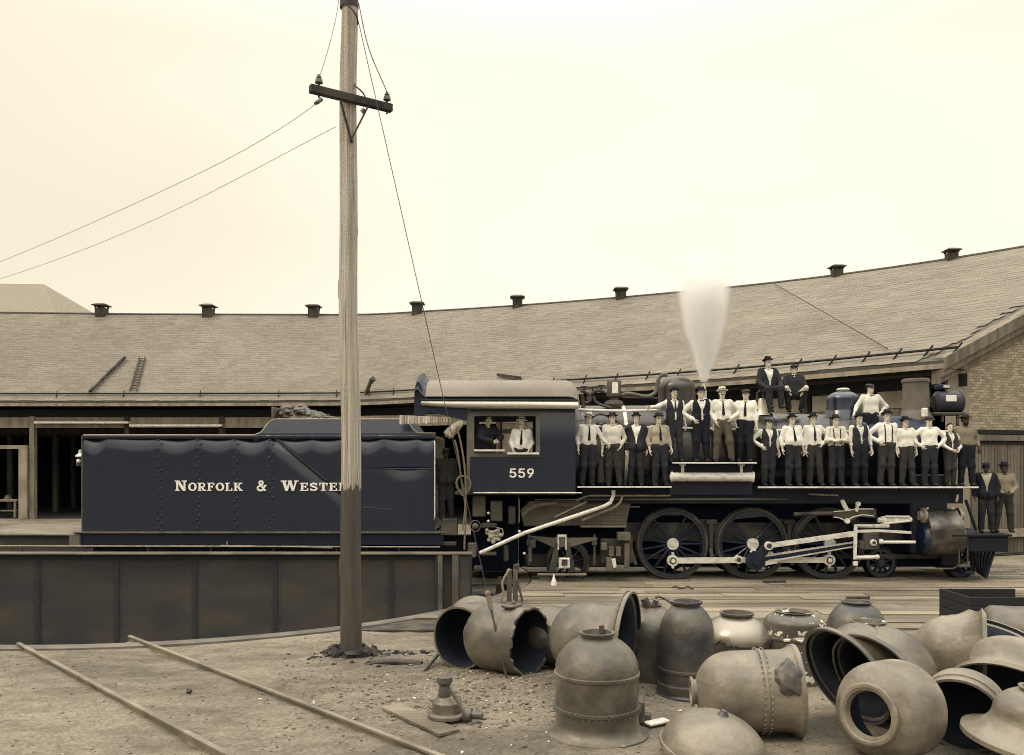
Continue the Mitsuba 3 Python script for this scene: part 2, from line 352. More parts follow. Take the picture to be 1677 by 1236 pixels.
for x0_, x1_, dy, mm in ((712, 716, .02, 'girder_dark'), (716.5, 724, -.01, 'grey_plate'), (740, 750.5, -.01, 'grey_plate'), (751, 770, .03, 'girder_paint')):
    obj('end_post', cbox(X(x0_, gy0), X(x1_, gy0), gy0 + dy, gy0 + .113, gbot + .05, gtop - .022, .006), mm, tt)
obj('end_plate', cbox(gx1 - .005, gx1 + .02, gy0 - .01, gy0 + .36, gbot, gtop - .021, .004), 'girder_dark', tt)
obj('deck', cbox(gx0, gx1 + .55, 19.46, 24.05, -.32, -.09, .01), 'dark_timber', tt)
obj('guard_rail', tube([(gx0, 19.72, .985), (X(720, 19.7), 19.72, .955)], .018, 6), 'pale_timber', tt)
for x in np.arange(gx0 + .4, -1.5, 1.45): obj('guard_post', cyl((x, 19.72, -.09), (x, 19.72, .97), .016, n=6), 'girder_dark', tt)

# ------------------------------------------------------------------ the roundhouse
ZE, ZR = 6.0, 11.5
EAVE = [(-420, 656), (-120, 656), (200, 656), (550, 655), (680, 650), (800, 643), (950, 634), (1100, 625), (1240, 615), (1400, 601), (1545, 588)]
RIDGE = [(-420, 512), (-90, 512), (240, 515), (560, 516), (720, 509), (880, 498.5), (1080, 482), (1290, 461), (1500, 433), (1730, 396), (1968, 356)]
ev = np.array([P(a, b, F * (ZE - CAMZ) / (HY - b)) for a, b in EAVE]); rd = np.array([P(a, b, F * (ZR - CAMZ) / (HY - b)) for a, b in RIDGE])
from scipy.interpolate import PchipInterpolator
ts = np.linspace(0, 1, len(ev)); EV, RD = PchipInterpolator(ts, ev), PchipInterpolator(ts, rd)
rh = thing('roundhouse', 'long curved engine house with a shingled roof and brick gable behind the locomotive', 'roundhouse')
TT = np.linspace(0, 1, 61)
E, Rr = EV(TT), RD(TT)
def strip(rows):
    n = len(rows[0]); v = np.vstack(rows); i = np.arange(n - 1)
    return trimesh.Trimesh(v, np.vstack([np.vstack([np.stack([i + k * n, i + 1 + k * n, i + 1 + (k + 1) * n], 1), np.stack([i + k * n, i + 1 + (k + 1) * n, i + (k + 1) * n], 1)]) for k in range(len(rows) - 1)]), process=False)
out = Rr - E; out[:, 2] = 0; outn = out / np.linalg.norm(out, axis=1, keepdims=True)
down = np.array([0, 0, 1.0])
back = Rr + outn * 9 - down * 5.2
roof = obj('roof', strip([E - down * .12, E - down * .02, Rr - down * .02, back]), 'roof_metal', rh, 20)
# shingles: every course its own row of tabs with a thick butt
COLS = {}
def shingle_field():
    NC = 44; V, Fc, C = [], [], []; n0 = 0
    r = np.random.default_rng(3)
    tl = np.r_[0, np.cumsum(np.linalg.norm(np.diff(EV(np.linspace(0, 1, 400)), axis=0), axis=1))]
    for c in range(NC):
        w0, w1 = c / NC, (c + 1.25) / NC
        s = np.arange(r.random() * .3, tl[-1], .42); s = s[:-1] + (r.random(len(s) - 1) - .5) * .12
        t = np.interp(s, tl, np.linspace(0, 1, 400))
        e, rr = EV(t), RD(t)
        d = rr - e; nrm = np.cross(np.gradient(e, axis=0), d); nrm /= np.linalg.norm(nrm, axis=1, keepdims=True); nrm *= np.sign(nrm[:, 2:])
        lo, hi = e + d * w0, e + d * min(w1, 1.0)
        th = .013 + .008 * r.random(len(t)); sl = (r.random(len(t)) - .5) * .006
        a, b, A, B = lo[:-1], lo[1:], hi[:-1], hi[1:]
        nn = nrm[:-1]; dn = d[:-1] / np.linalg.norm(d[:-1], axis=1, keepdims=True)
        jit = dn * ((r.random(len(a)) - .5) * .05)[:, None]
        q = np.stack([a + jit, b + jit, a + jit + nn * th[:-1, None], b + jit + nn * th[:-1, None], B + nn * .008, A + nn * .008], 1)
        m = len(q); V.append(q.reshape(-1, 3)); k = np.arange(m)[:, None, None] * 6 + n0
        Fc.append((np.array([[0, 1, 3], [0, 3, 2], [2, 3, 4], [2, 4, 5]])[None] + k).reshape(-1, 3)); n0 += m * 6
        mid = e[:-1] + d[:-1] * (w0 + .01)
        pt = meshkit.fbm(mid * .35, 3, 2)[:, None]; st = meshkit.noise(np.stack([mid[:, 0] * 1.3, mid[:, 1] * 1.3, mid[:, 2] * .15], -1), 4)[:, None]
        col = tone([.205, .196, .178]) * (.70 + .42 * pt + .18 * st) * (.88 + .22 * r.random((m, 1)))
        C.append(np.repeat(col, 6, 0))
    return trimesh.Trimesh(np.vstack(V), np.vstack(Fc), process=False), np.vstack(C)
sm, sc_ = shingle_field()
stuff('shingles', sm, 'slate', roof, False, color=sc_)
obj('ridge_cap', tube(Rr + down * .02, .07, 6), 'roof_metal', roof)
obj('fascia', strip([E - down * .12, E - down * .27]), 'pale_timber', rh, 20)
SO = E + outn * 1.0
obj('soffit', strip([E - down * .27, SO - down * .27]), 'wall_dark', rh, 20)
obj('snow_rail', tube(E + (Rr - E) * .045 + down * .14, .042, 6), 'wall_dark', roof)
for k in range(0, 61):
    p = E[k] + (Rr[k] - E[k]) * .04
    if k % 2 == 0: obj('rail_bracket', beam(p + (E[k] - Rr[k]) * .012 + down * .02, p + (Rr[k] - E[k]) * .022 + down * .2, .04, .05), 'wall_dark', roof)
# front wall behind the eaves: header, transom strip, posts and doorways
W = E + outn * .9
def wallband(z0, z1, off): return strip([W + outn * off - down * (W[:, 2:] - z0), W + outn * off - down * (W[:, 2:] - z1)])
obj('header_beam', wallband(5.22, 5.62, .06), 'wall_dark', rh, 20)
tlen = np.r_[0, np.cumsum(np.linalg.norm(np.diff(W, axis=0), axis=1))]
def wpt(s, off=0.0):
    i = np.clip(np.searchsorted(tlen, s) - 1, 0, len(W) - 2); f = (s - tlen[i]) / (tlen[i + 1] - tlen[i])
    return W[i] * (1 - f) + W[i + 1] * f + (outn[i] * (1 - f) + outn[i + 1] * f) * off
BAY = 4.75
def s_at(px):
    sx = W[:, 0] / W[:, 1] * F + CX
    return np.interp(px, sx, tlen)
posts = [-370, -260, -106, 50, 205, 360, 515, 670, 815, 950, 1080, 1205, 1320, 1425, 1524]
for i in range(len(posts) - 1):
    a, b = wpt(s_at(posts[i])), wpt(s_at(posts[i + 1]))
    obj('post', slab(a, a + (b - a) * .05, 0, 5.25, .3), 'dark_timber' if posts[i] != 50 else 'pale_timber', rh)
    ab = (b - a) / np.linalg.norm(b - a)
    obj('transom_panel', slab(a + ab * .24, b - ab * .02, 4.66, 5.21, .06), 'pale_timber', rh)
    if posts[i] >= 800:
        m_ = (a + b) / 2
        for u, v_ in ((a + ab * .26, m_ - ab * .012), (m_ + ab * .012, b - ab * .04)):
            d_ = obj('door', slab(u, v_, .1, 4.64, .07), 'wall_grey', rh)
            for zz in (.5, 2.6, 4.2): obj('ledge', slab(u + np.array([0, -.05, 0]), v_ + np.array([0, -.05, 0]), zz, zz + .2, .03), 'wall_dark', d_)
    elif posts[i] >= 515:
        pass
for (a, b, py) in ((60, 213, 692), (215, 365, 697)):
    s0, s1 = s_at(a), s_at(b); zz = Z(py, wpt(s0)[1])
    p, q_ = wpt(s0, -.32), wpt(s1, -.32)
    obj('ledge', slab(p, q_, zz - .05, zz + .05, .3), 'pale_paint', rh)
inner = W + outn * 13
obj('back_wall', strip([inner - down * (inner[:, 2:] - 0), inner - down * (inner[:, 2:] - 6.6)]), 'near_black', rh, 20)
obj('end_wall', slab(W[0], inner[0] + outn[0] * 3, 0, 9.5, .2), 'near_black', rh)
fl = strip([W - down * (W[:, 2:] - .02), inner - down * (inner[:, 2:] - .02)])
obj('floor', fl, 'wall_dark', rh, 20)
for k_, off_ in enumerate((5.0, 10.0)):
    for px in (-10, 62, 128, 235, 340):
        p = wpt(s_at(px + 5 * k_), off_); obj('inner_post', cbox(p[0] - .14, p[0] + .14, p[1] - .14, p[1] + .14, .03, 5.0, .02), 'dark_timber', rh)
    obj('tie_beam', slab(wpt(s_at(-60), off_), wpt(s_at(420), off_), 4.5, 4.8, .2), 'dark_timber', rh)
# open workshop doorway at the far left: a lit frame with a bench in it
p, q_ = wpt(s_at(2), -.5), wpt(s_at(48), -.5)
ab = (q_ - p) / np.linalg.norm(q_ - p)
obj('door_frame', cat([slab(p - ab * 1.2, p - ab * .9, 0, Z(728, p[1]), .16), slab(q_ - ab * .42, q_, .02, Z(730, p[1]), .16), slab(p - ab * .89, q_, Z(735, p[1]), Z(729, p[1]) + .01, .16)]), 'pale_timber', rh)
wb = thing('workbench', 'cluttered timber workbench seen through the doorway at the far left', 'workbench')
c_ = wpt(s_at(12), .6)
obj('bench_top', cbox(c_[0] - 1.1, c_[0] + .55, c_[1] - .4, c_[1] + .5, .86, .96), 'pale_timber', wb)
for sx_ in (-1.0, .45):
    for sy_ in (-.3, .4): obj('leg', cbox(c_[0] + sx_ - .05, c_[0] + sx_ + .05, c_[1] + sy_ - .05, c_[1] + sy_ + .05, .02, .859), 'pale_timber', wb)
obj('shelf', cbox(c_[0] - 1.0, c_[0] + .5, c_[1] - .25, c_[1] + .4, .35, .40), 'pale_timber', wb)
obj('casting', lathe([(.001, 1.2), (.12, 1.19), (.14, 1.1), (.2, 1.0), (.22, .961), (.001, .961)], 16), 'grey_plate', wb, to_world=T().translate([c_[0] - .1, c_[1], 0]))
# gable
A, B = EV(1.0), RD(1.0)
gd = (B - A); gd[2] = 0; gl = np.linalg.norm(gd); gd /= gl; gn = np.array([gd[1], -gd[0], 0.0]); gn *= -np.sign(gn[1])
A2 = A + gd * .45 - gn * .30
slope = (ZR - ZE) / gl
def gpt(u, z, off=0): return A2 + gd * u - down * (A2[2] - z) + gn * off
ztop = lambda u: ZE - .45 + slope * (u + .45)
ZB = 3.75
gw = cat([(np.array([gpt(0, ZB), gpt(gl, ZB), gpt(gl, ztop(gl)), gpt(0, ztop(0))]), np.array([[0, 1, 2], [0, 2, 3]])),
          (np.array([gpt(0, 0), gpt(gl, 0), gpt(gl, ZB), gpt(0, ZB)]), np.array([[0, 1, 2], [0, 2, 3]])), slab(gpt(0, 0), gpt(0, 0) + outn[-1] * .9, 0, 5.6, .1)])
gable = obj('gable_wall', gw, 'mortar', rh, False)
bv, bf, bc = [], [], []; r = np.random.default_rng(11); n0 = 0; z = ZB + .01; row = 0
while z < 9.5:
    u = -.02 + (row % 2) * .115
    while u < 7.0:
        if z + .075 < ztop(u) - .05:
            o = .008 + .010 * r.random()
            c8 = [gpt(max(u, 0) + uu, z + zz, oo) for oo in (0, o) for zz in (0, .070) for uu in (.0, .215)]
            bv += c8; f8 = np.array([[4, 5, 7], [4, 7, 6], [6, 7, 3], [6, 3, 2], [4, 6, 2], [4, 2, 0], [5, 1, 3], [5, 3, 7], [4, 0, 1], [4, 1, 5]]) + n0; bf.append(f8); n0 += 8
            bc += [tone([.44, .40, .34]) * (.75 + .5 * r.random())] * 8
        u += .23
    z += .083; row += 1
stuff('bricks', trimesh.Trimesh(np.array(bv), np.vstack(bf), process=False), 'brick', gable, False, color=np.array(bc))
for i, (o, h0, h1) in enumerate(((.36, -.30, .06), (.28, -.52, -.302), (.18, -.72, -.522))):
    V_ = [A - gn * .15 + down * h for h in (h0, h1)] + [A + gd * gl * 1.0 + down * (ZR - ZE) - gn * .15 + down * h for h in (h1, h0)]
    V_ = [v + gn * (o - .15) for v in V_] + [v - gn * .3 for v in V_]
    m = trimesh.Trimesh(np.array(V_), [[0, 2, 1], [0, 3, 2], [4, 5, 6], [4, 6, 7], [0, 1, 5], [0, 5, 4], [1, 2, 6], [1, 6, 5], [2, 3, 7], [2, 7, 6], [3, 0, 4], [3, 4, 7]], process=False)
    obj('verge_board', m, 'wall_grey', rh, False)
for z0, z1, o, mm in ((3.78, 3.92, .06, 'wall_dark'), (3.58, 3.76, .10, 'wall_grey'), (3.48, 3.575, .05, 'wall_dark')):
    obj('belt_course', slab(gpt(-.05, 0, o), gpt(8, 0, o), z0, z1, .1), mm, rh)
u = 0.0
while u < 7.0:
    w = .13
    obj('siding_board', slab(gpt(u + .012, 0, .025 + .01 * r.random()), gpt(u + w, 0, .025 + .01 * r.random()), .05, 3.47, .03), 'wall_grey', rh); u += w + .01
obj('plinth_board', slab(gpt(0, 0, .12), gpt(8, 0, .12), .55, .8, .08), 'pale_timber', rh)

# roof ventilators along the ridge
for i, px in enumerate((166, 341, 513, 683, 847, 1016, 1370, 1558)):
    sx = Rr[:, 0] / Rr[:, 1] * F + CX; t = np.interp(px, sx, TT); p = RD(t)
    nm = ['first', 'second', 'third', 'fourth', 'fifth', 'sixth', 'seventh', 'eighth'][i]
    extra = ['nearest the grey hip roof', '', 'just left of the pole', 'just right of the pole', '', 'left of the steam', 'right of the steam', 'at the far right'][i]
    v = thing('roof_ventilator', f'small dark roof ventilator, {nm} from the left on the ridge' + (', ' + extra if extra else ''), 'roof ventilator', 'ventilators along the roundhouse ridge')
    s = p[1] / F; k = s
    w = 8 * k; base = p[2] - .3
    obj('shaft', cbox(p[0] - w, p[0] + w, p[1] - w, p[1] + w, base, p[2] + 10 * k, .02), 'dark_timber', v)
    for a in (-1, 1):
        for b in (-1, 1): obj('post', box(p[0] + a * w * .9 - .04, p[0] + a * w * .9 + .04, p[1] + b * w * .9 - .04, p[1] + b * w * .9 + .04, p[2] + 10 * k, p[2] + 14.5 * k), 'dark_timber', v)
    obj('hood', place(lathe([(16.5 * k, 0), (17 * k, 1.2 * k), (9 * k, 4.2 * k), (.01, 5.4 * k), (.01, 2.0 * k), (9 * k, 1 * k)], 4, True), mat4(rotz(math.pi / 4), [p[0], p[1], p[2] + 13.2 * k])), 'roof_metal', v, False)
# things lying on the roof
def on_roof(px, py, off=.0):
    best = None
    for t in np.linspace(0, 1, 241):
        e, q_ = EV(t), RD(t)
        for f in np.linspace(0, 1, 81):
            c = e + (q_ - e) * f; d = (c[0] / c[1] * F + CX - px) ** 2 + (HY - (c[2] - CAMZ) / c[1] * F - py) ** 2
            if best is None or d < best[0]: best = (d, c)
    return best[1] + np.array([0, -.5, .9]) * off
m = beam(on_roof(211, 590, .16), on_roof(150, 646, .16), .14, .12)
obj_k = obj('roof_plank', m, 'dark_timber'); tag(obj_k, 'dark plank lying slantwise on the roof shingles at the left', 'plank')
rl = thing('roof_ladder', 'faint narrow ladder lying up the roof beside the slanting plank', 'ladder')
p, q_ = on_roof(216, 642, .1), on_roof(235, 588, .1)
for s in (-.16, .16): obj('rail', beam(p + [s, 0, 0], q_ + [s, 0, 0], .06, .05), 'dark_timber', rl)
for f in np.linspace(.05, .95, 12):
    c = p + (q_ - p) * f; obj('rung', beam(c - [.13, 0, 0], c + [.13, 0, 0], .04, .04), 'dark_timber', rl)
p = on_roof(601, 646, 0.05)
k = obj('vent_pipe', cat([tube([p, p + [.25, -.2, .5], p + [.36, -.3, .62]], .10, 10), place(cyl((0, 0, 0), (.18, -.1, .12), .14, n=12), mat4(np.eye(3), p + [.3, -.3, .6]))]), 'roof_metal'); tag(k, 'stubby leaning vent pipe on the roof just right of the pole', 'vent pipe')
p, q_ = on_roof(816, 618, .12), on_roof(853, 622, .12)
k = obj('roof_batten', beam(p, q_, .10, .14), 'dark_timber'); tag(k, 'short dark batten lying flat on the roof above the cab', 'batten')
p, q_ = on_roof(1268, 470, .1), on_roof(1452, 574, .1)
k = obj('roof_cable', tube([p, q_], .02, 5), 'wire'); tag(k, 'thin cable stretched down the roof slope at the right', 'cable')
# far hall
hb = thing('hall', 'pale grey hip roofed hall rising behind the roundhouse at the far left', 'hall')
Yh = 66.0
a, b, c, d = P(-200, 463, Yh + 7), P(71, 465, Yh + 7), P(98, 530, Yh), P(-200, 530, Yh)
e_ = np.array([c[0] + 1.0, Yh + 16, c[2]]); b2 = b + [0, .4, 0]; f_ = np.array([d[0], Yh + 16, d[2]])
obj('roof', trimesh.Trimesh(np.array([d, c, b, a, e_, f_]), [[0, 1, 2], [0, 2, 3], [1, 4, 2], [4, 5, 3], [4, 3, 2]], process=False), 'hall_roof', hb, False)
obj('wall', cat([slab(d + [0, .5, 0], c + np.array([-.3, .5, 0]), 0, c[2] - .05, .2), slab(c + np.array([-.3, .5, 0]), e_ + np.array([-.3, 0, 0]), 0, c[2] - .05, .2)]), 'wall_grey', hb)
# ------------------------------------------------------------------ lettering
def stroke(pts, w, cap=2): return sg.LineString(pts).buffer(w / 2, cap_style=cap, join_style=1)
def arc(cx, cy, rx, ry, a0, a1, n=16): return [(cx + rx * math.cos(t), cy + ry * math.sin(t)) for t in np.radians(np.linspace(a0, a1, n))]
B_ = sg.box
def glyph(ch):
    s, h = .20, .11
    if ch == 'N': return unary_union([B_(.10, 0, .26, 1), B_(.70, 0, .86, 1), sg.Polygon([(.08, 1), (.36, 1), (.88, 0), (.64, 0)]), B_(0, 0, .38, h), B_(-.02, 1 - h, .3, 1), B_(.56, 1 - h, .98, 1)]), .98
    if ch == 'O': return sg.Polygon(arc(.45, .5, .45, .51, 0, 360, 40)).difference(sg.Polygon(arc(.45, .5, .22, .36, 0, 360, 40))), .9
    if ch == 'R': return unary_union([B_(.10, 0, .32, 1), B_(0, 0, .44, h), B_(0, 1 - h, .5, 1), stroke([(.3, .93), (.52, .93)] + arc(.52, .715, .20, .215, 90, -90) + [(.3, .5)], .15), stroke([(.42, .5), (.66, .06)], .2), B_(.56, 0, .9, h)]), .9
    if ch == 'F': return unary_union([B_(.10, 0, .32, 1), B_(0, 0, .46, h), B_(0, 1 - h, .76, 1), B_(.64, .70, .76, 1), B_(.3, .46, .58, .46 + h), B_(.5, .36, .6, .68)]), .8
    if ch == 'L': return unary_union([B_(.10, 0, .32, 1), B_(0, 0, .74, h), B_(0, 1 - h, .46, 1), B_(.62, 0, .74, .34)]), .78
    if ch == 'K': return unary_union([B_(.10, 0, .32, 1), B_(0, 0, .44, h), B_(0, 1 - h, .44, 1), stroke([(.3, .4), (.74, .95)], .15), stroke([(.46, .56), (.76, .06)], .21), B_(.58, 0, .98, h), B_(.56, 1 - h, .94, 1)]), .98
    if ch == 'W': return unary_union([sg.Polygon([(.08, 1), (.32, 1), (.50, 0), (.32, 0)]), sg.Polygon([(.36, 0), (.50, 0), (.72, 1), (.58, 1)]), sg.Polygon([(.54, 1), (.76, 1), (.94, 0), (.78, 0)]), sg.Polygon([(.80, 0), (.94, 0), (1.16, 1), (1.04, 1)]), B_(0, 1 - h, .42, 1), B_(.5, 1 - h, .8, 1), B_(.94, 1 - h, 1.26, 1)]), 1.26
    if ch == 'E': return unary_union([B_(.10, 0, .32, 1), B_(0, 0, .76, h), B_(0, 1 - h, .74, 1), B_(.62, .70, .74, 1), B_(.64, 0, .76, .32), B_(.3, .46, .56, .46 + h), B_(.48, .36, .58, .67)]), .8
    if ch == 'S': return unary_union([stroke(arc(.36, .735, .26, .185, 25, 270, 18) + arc(.36, .275, .27, .195, 90, -155, 18), .185, 1), B_(.56, .70, .66, .98), B_(.04, .02, .14, .30)]), .74
    if ch == 'T': return unary_union([B_(.30, 0, .52, 1), B_(.18, 0, .64, h), B_(.02, 1 - h, .80, 1), B_(.02, .66, .14, 1), B_(.68, .66, .80, 1)]), .82
    if ch == '&': return unary_union([stroke(arc(.40, .77, .17, .17, -60, 250, 20) + [(.74, .06)], .16, 1), stroke([(.47, .63)] + arc(.34, .26, .27, .22, 100, 330, 16) + [(.78, .50)], .17, 1), B_(.66, .46, .92, .56), B_(.64, 0, .88, h)]), .92
def lettering(text, x, z, cap, small, yface, xend=None, gap=.10):
    gs, cx = [], 0
    for i, ch in enumerate(text):
        k = cap if (i == 0 or ch == '&') else small
        g, w = glyph(ch); gs.append((affinity.scale(g, k, k, origin=(0, 0)), cx)); cx += (w + gap) * k
    sx = 1 if xend is None else (xend - x) / (cx - gap * small)
    shp = unary_union([affinity.translate(affinity.scale(g, sx, 1, origin=(0, 0)), x + c * sx, z) for g, c in gs])
    return ex_xz(shp, yface - .004, yface + .002)

# ------------------------------------------------------------------ the tender
Y0 = 20.2; YC = 21.7
def LX(px): return X(px, Y0)
def LZ(py): return Z(py, Y0)
td = thing('tender', 'long black riveted tender lettered in white, standing on the turntable', 'tender')
tx0, tx1, tz0, tz1 = LX(134), LX(712), LZ(871), LZ(712)
cols = [173, 193, 258, 322, 383, 441, 510, 570, 628, 683]
cx_ = np.array([tx0] + [LX(c) for c in cols if c != 193] + [tx1])
rr = np.random.default_rng(5); bul = .010 + .012 * rr.random(len(cx_))
def side_y(x, z):
    i = np.clip(np.searchsorted(cx_, x) - 1, 0, len(cx_) - 2); u = (x - cx_[i]) / (cx_[i + 1] - cx_[i]); w = cx_[i + 1] - cx_[i]
    v = np.clip((z - tz0) / (tz1 - tz0), 0, 1)
    b = bul[i] * np.sin(np.pi * np.clip(u, 0, 1)) ** .8 * (.25 + .75 * v ** 2) * np.minimum(w, 1.2)
    dp = .34 + .15 * np.sin(np.pi * np.clip(u, 0, 1)) * (.5 + meshkit.noise(np.stack([i * 1.7, i * 0., i * 0.], -1), 5)) + .14 * (meshkit.noise(np.stack([x * 1.3, x * 0, x * 0], -1), 6) - .5)
    t = np.maximum(0, z - (tz1 - dp))
    px, py = x / Y0 * F + CX, HY - (z - CAMZ) / Y0 * F
    low = np.where((px > 590) & (px < 712), np.clip(1 - (py - 767) / 26, 0, 1) * (py > 767), 0) * (.4 + .6 * np.exp(-((px - 664) / 26) ** 2))
    dgl = py - (722 + .83 * (px - 455)); low2 = np.where((px > 442) & (px < 560), np.clip(1 - dgl / 34, 0, 1) * (dgl > 0), 0)
    return Y0 - b + .66 * t ** 2 + .07 * low ** 2 + .07 * low2 ** 2 + .006 * (meshkit.noise(np.stack([x * 2.2, z * 1.7, x * 0], -1), 8) - .5)
xs, zs = np.linspace(tx0, tx1, 230), np.linspace(tz0, tz1, 76)
gx_, gz_ = np.meshgrid(xs, zs, indexing='ij'); idx = np.arange(xs.size * zs.size).reshape(xs.size, zs.size)
q = np.stack([idx[:-1, :-1], idx[1:, :-1], idx[1:, 1:], idx[:-1, 1:]], -1).reshape(-1, 4)
obj('side_sheet', (np.stack([gx_, side_y(gx_, gz_), gz_], -1).reshape(-1, 3), q), 'loco_black', td, True)
obj('tank', cat([cbox(tx0 - .005, tx1 + .005, Y0 + .26, Y0 + 2.9, tz0 + .01, tz1 - .02, .03), box(tx0 - .004, tx0 + .02, Y0 + .01, Y0 + .27, tz0, tz1 - .02), box(tx1 - .02, tx1 + .004, Y0 + .01, Y0 + .27, tz0, tz1 - .02)]), 'loco_black', td)
obj('top_angle', cbox(tx0 - .01, tx1 + .006, Y0 - .004, Y0 + .28, tz1 - .085, tz1 - .012, .006), 'loco_black', td)
obj('corner_angle', cbox(tx0 - .015, tx0 + .012, Y0 - .012, Y0 + .05, tz0, tz1 - .03, .004), 'grey_plate', td)
# raised coal board with its beading
ct = [(413, 712), (422, 709), (428, 703), (433, 695), (438, 689), (446, 685.5), (655, 685.5), (664, 688), (670, 695), (675, 703), (682, 708), (712, 709)]
cp = [(LX(a), LZ(b)) for a, b in ct]
def lean(m):
    m.vertices[:, 1] += np.clip(m.vertices[:, 2] - tz1, 0, 1) * .28 + .10; return m
cb = ex_xz(cp + [(LX(712), LZ(721)), (LX(413), LZ(721))], Y0 - .0, Y0 + .02)
obj('coal_board', lean(cb), 'loco_black', td, False)
obj('coal_board', lean(ex_xz(cp + [(LX(712), LZ(721)), (LX(413), LZ(721))], Y0 + 2.6, Y0 + 2.62)), 'loco_black', td, False)
bd = np.array([(LX(134), Y0 + .06, tz1 + .0)] + [(x, Y0, z) for x, z in cp]); bd[1:, 1] += np.clip(bd[1:, 2] - tz1, 0, 1) * .28 + .10
obj('beading', tube(bd, .015, 8), 'steel_grey', td)
obj('coal_gate', cat([cbox(LX(440), LX(443), Y0 + .2, Y0 + 2.5, tz1 - .03, LZ(665), .005)]), 'grey_plate', td)
rv = []
for c in cols:
    x = LX(c); d = .075 if c in (258, 322, 383, 441) else 0
    step = .105 if d else .06
    zz = np.arange(tz0 + .08, tz1 - .08, step)
    for k, z in enumerate(zz):
        if 455 < c < 535 and z > LZ(790): continue
        rv.append((x + (d if k % 2 else 0), z))
tr_ = []
for x in np.arange(tx0 + .05, tx1, .055): rv += [(x, tz0 + .04)]; tr_.append((x, Y0 - .003, tz1 - .05))
for x in np.arange(LX(632), LX(710), .055): rv.append((x, LZ(767)))
for x in np.arange(LX(583), LX(646), .055): rv.append((x, LZ(830)))
for t in np.arange(0, 1, .04): rv.append((LX(452 + 84 * t), LZ(722 + 70 * t)))
rv = np.array(rv); pts = np.column_stack([rv[:, 0], side_y(rv[:, 0], rv[:, 1]) + .003, rv[:, 1]])
big = np.array([any(abs(x - LX(c) - d_) < .01 for c in (258, 322, 383, 441) for d_ in (0, .075)) for x in rv[:, 0]])
stuff('rivets', cat([rivets(pts[big], .034), rivets(pts[~big], .015), rivets(tr_, .015)]), 'loco_black', td, 30)
zz = np.linspace(0, 1, 12); dg = np.stack([LX(455 + 80 * zz), 0 * zz, LZ(721 + 66 * zz)], 1); dg[:, 1] = side_y(dg[:, 0], dg[:, 2]) - .004
obj('seam_strip', tube(dg, .022, 6), 'loco_black', td)
for (x0_, y0_, x1_, y1_) in ((632, 767, 711, 767), (583, 830, 646, 834)):
    s_ = np.stack([np.linspace(LX(x0_), LX(x1_), 14), np.zeros(14), np.linspace(LZ(y0_), LZ(y1_), 14)], 1); s_[:, 1] = side_y(s_[:, 0], s_[:, 2]) - .002
    obj('seam_strip', tube(s_, .016, 6), 'loco_black', td)
yl = Y0 - .034
for txt, x0_, x1_ in (('NORFOLK', 287, 398), ('&', 421, 437), ('WESTERN', 460, 590)):
    k = obj('lettering', lettering(txt, LX(x0_), LZ(803.5), .245, .19 if txt != '&' else .2, yl, LX(x1_)), 'letter_white', td, False)
obj('grab_rail', tube([(LX(711), Y0 - .02, LZ(722)), (LX(712), Y0 - .09, LZ(726)), (LX(712), Y0 - .09, LZ(846)), (LX(711), Y0 - .02, LZ(850))], .014, 6), 'pale_paint', td)
# frame, side sill, bolsters, wheels
obj('side_sill', cbox(tx0 - .2, LX(726), Y0 + .05, Y0 + .16, LZ(893), tz0 - .02, .01), 'dull_black', td)
obj('sill_lip', cbox(tx0 - .2, LX(726), Y0 - .04, Y0 + .2, tz0 - .03, tz0 + .006, .006), 'grey_plate', td)
obj('frame', cbox(tx0, tx1, Y0 + .5, Y0 + 2.5, .75, tz0 - .04, .02), 'dull_black', td)
obj('rear_beam', cbox(LX(113), LX(131), Y0 - .02, Y0 + 2.9, LZ(897), LZ(874), .02), 'grey_plate', td)
obj('front_step', cat([cbox(LX(722), LX(748), Y0 - .03, Y0 + .35, LZ(876), LZ(850), .01), cbox(LX(725), LX(746), Y0 - .05, Y0 + .3, LZ(893), LZ(888), .006)]), 'grimy_iron', td)
obj('coupler', cat([cbox(LX(92), LX(113), YC - .12, YC + .12, .78, .98, .03), cbox(LX(86), LX(95), YC - .2, YC + .16, .72, 1.04, .04)]), 'grimy_iron', td)
for xw in (-9.4, -7.7, -4.6, -2.9):
    w = obj('wheel', place(lathe([(.001, .10), (.12, .10), (.14, .04), (.36, .03), (.42, .05), (.45, .05), (.455, -.04), (.47, -.06), (.001, -.06)], 28), mat4(rotx(math.pi / 2), [xw, YC - .80, .46])), 'grimy_iron', td)
for xc in (-8.55, -3.75):
    b = obj('truck_frame', cat([cbox(xc - 1.15, xc + 1.15, YC - 1.0, YC - .92, .66, .78, .02), cbox(xc - .25, xc + .25, YC - 1.02, YC - .9, .3, .9, .02)]), 'grimy_iron', td)
for (a, b) in (((362, 893), (545, 897)), ((372, 893), (372, 886))): obj('brake_rod', tube([(LX(a[0]), Y0 - .02, LZ(a[1])), (LX(b[0]), Y0 - .02, LZ(b[1]))], .015, 6), 'pale_timber', td)
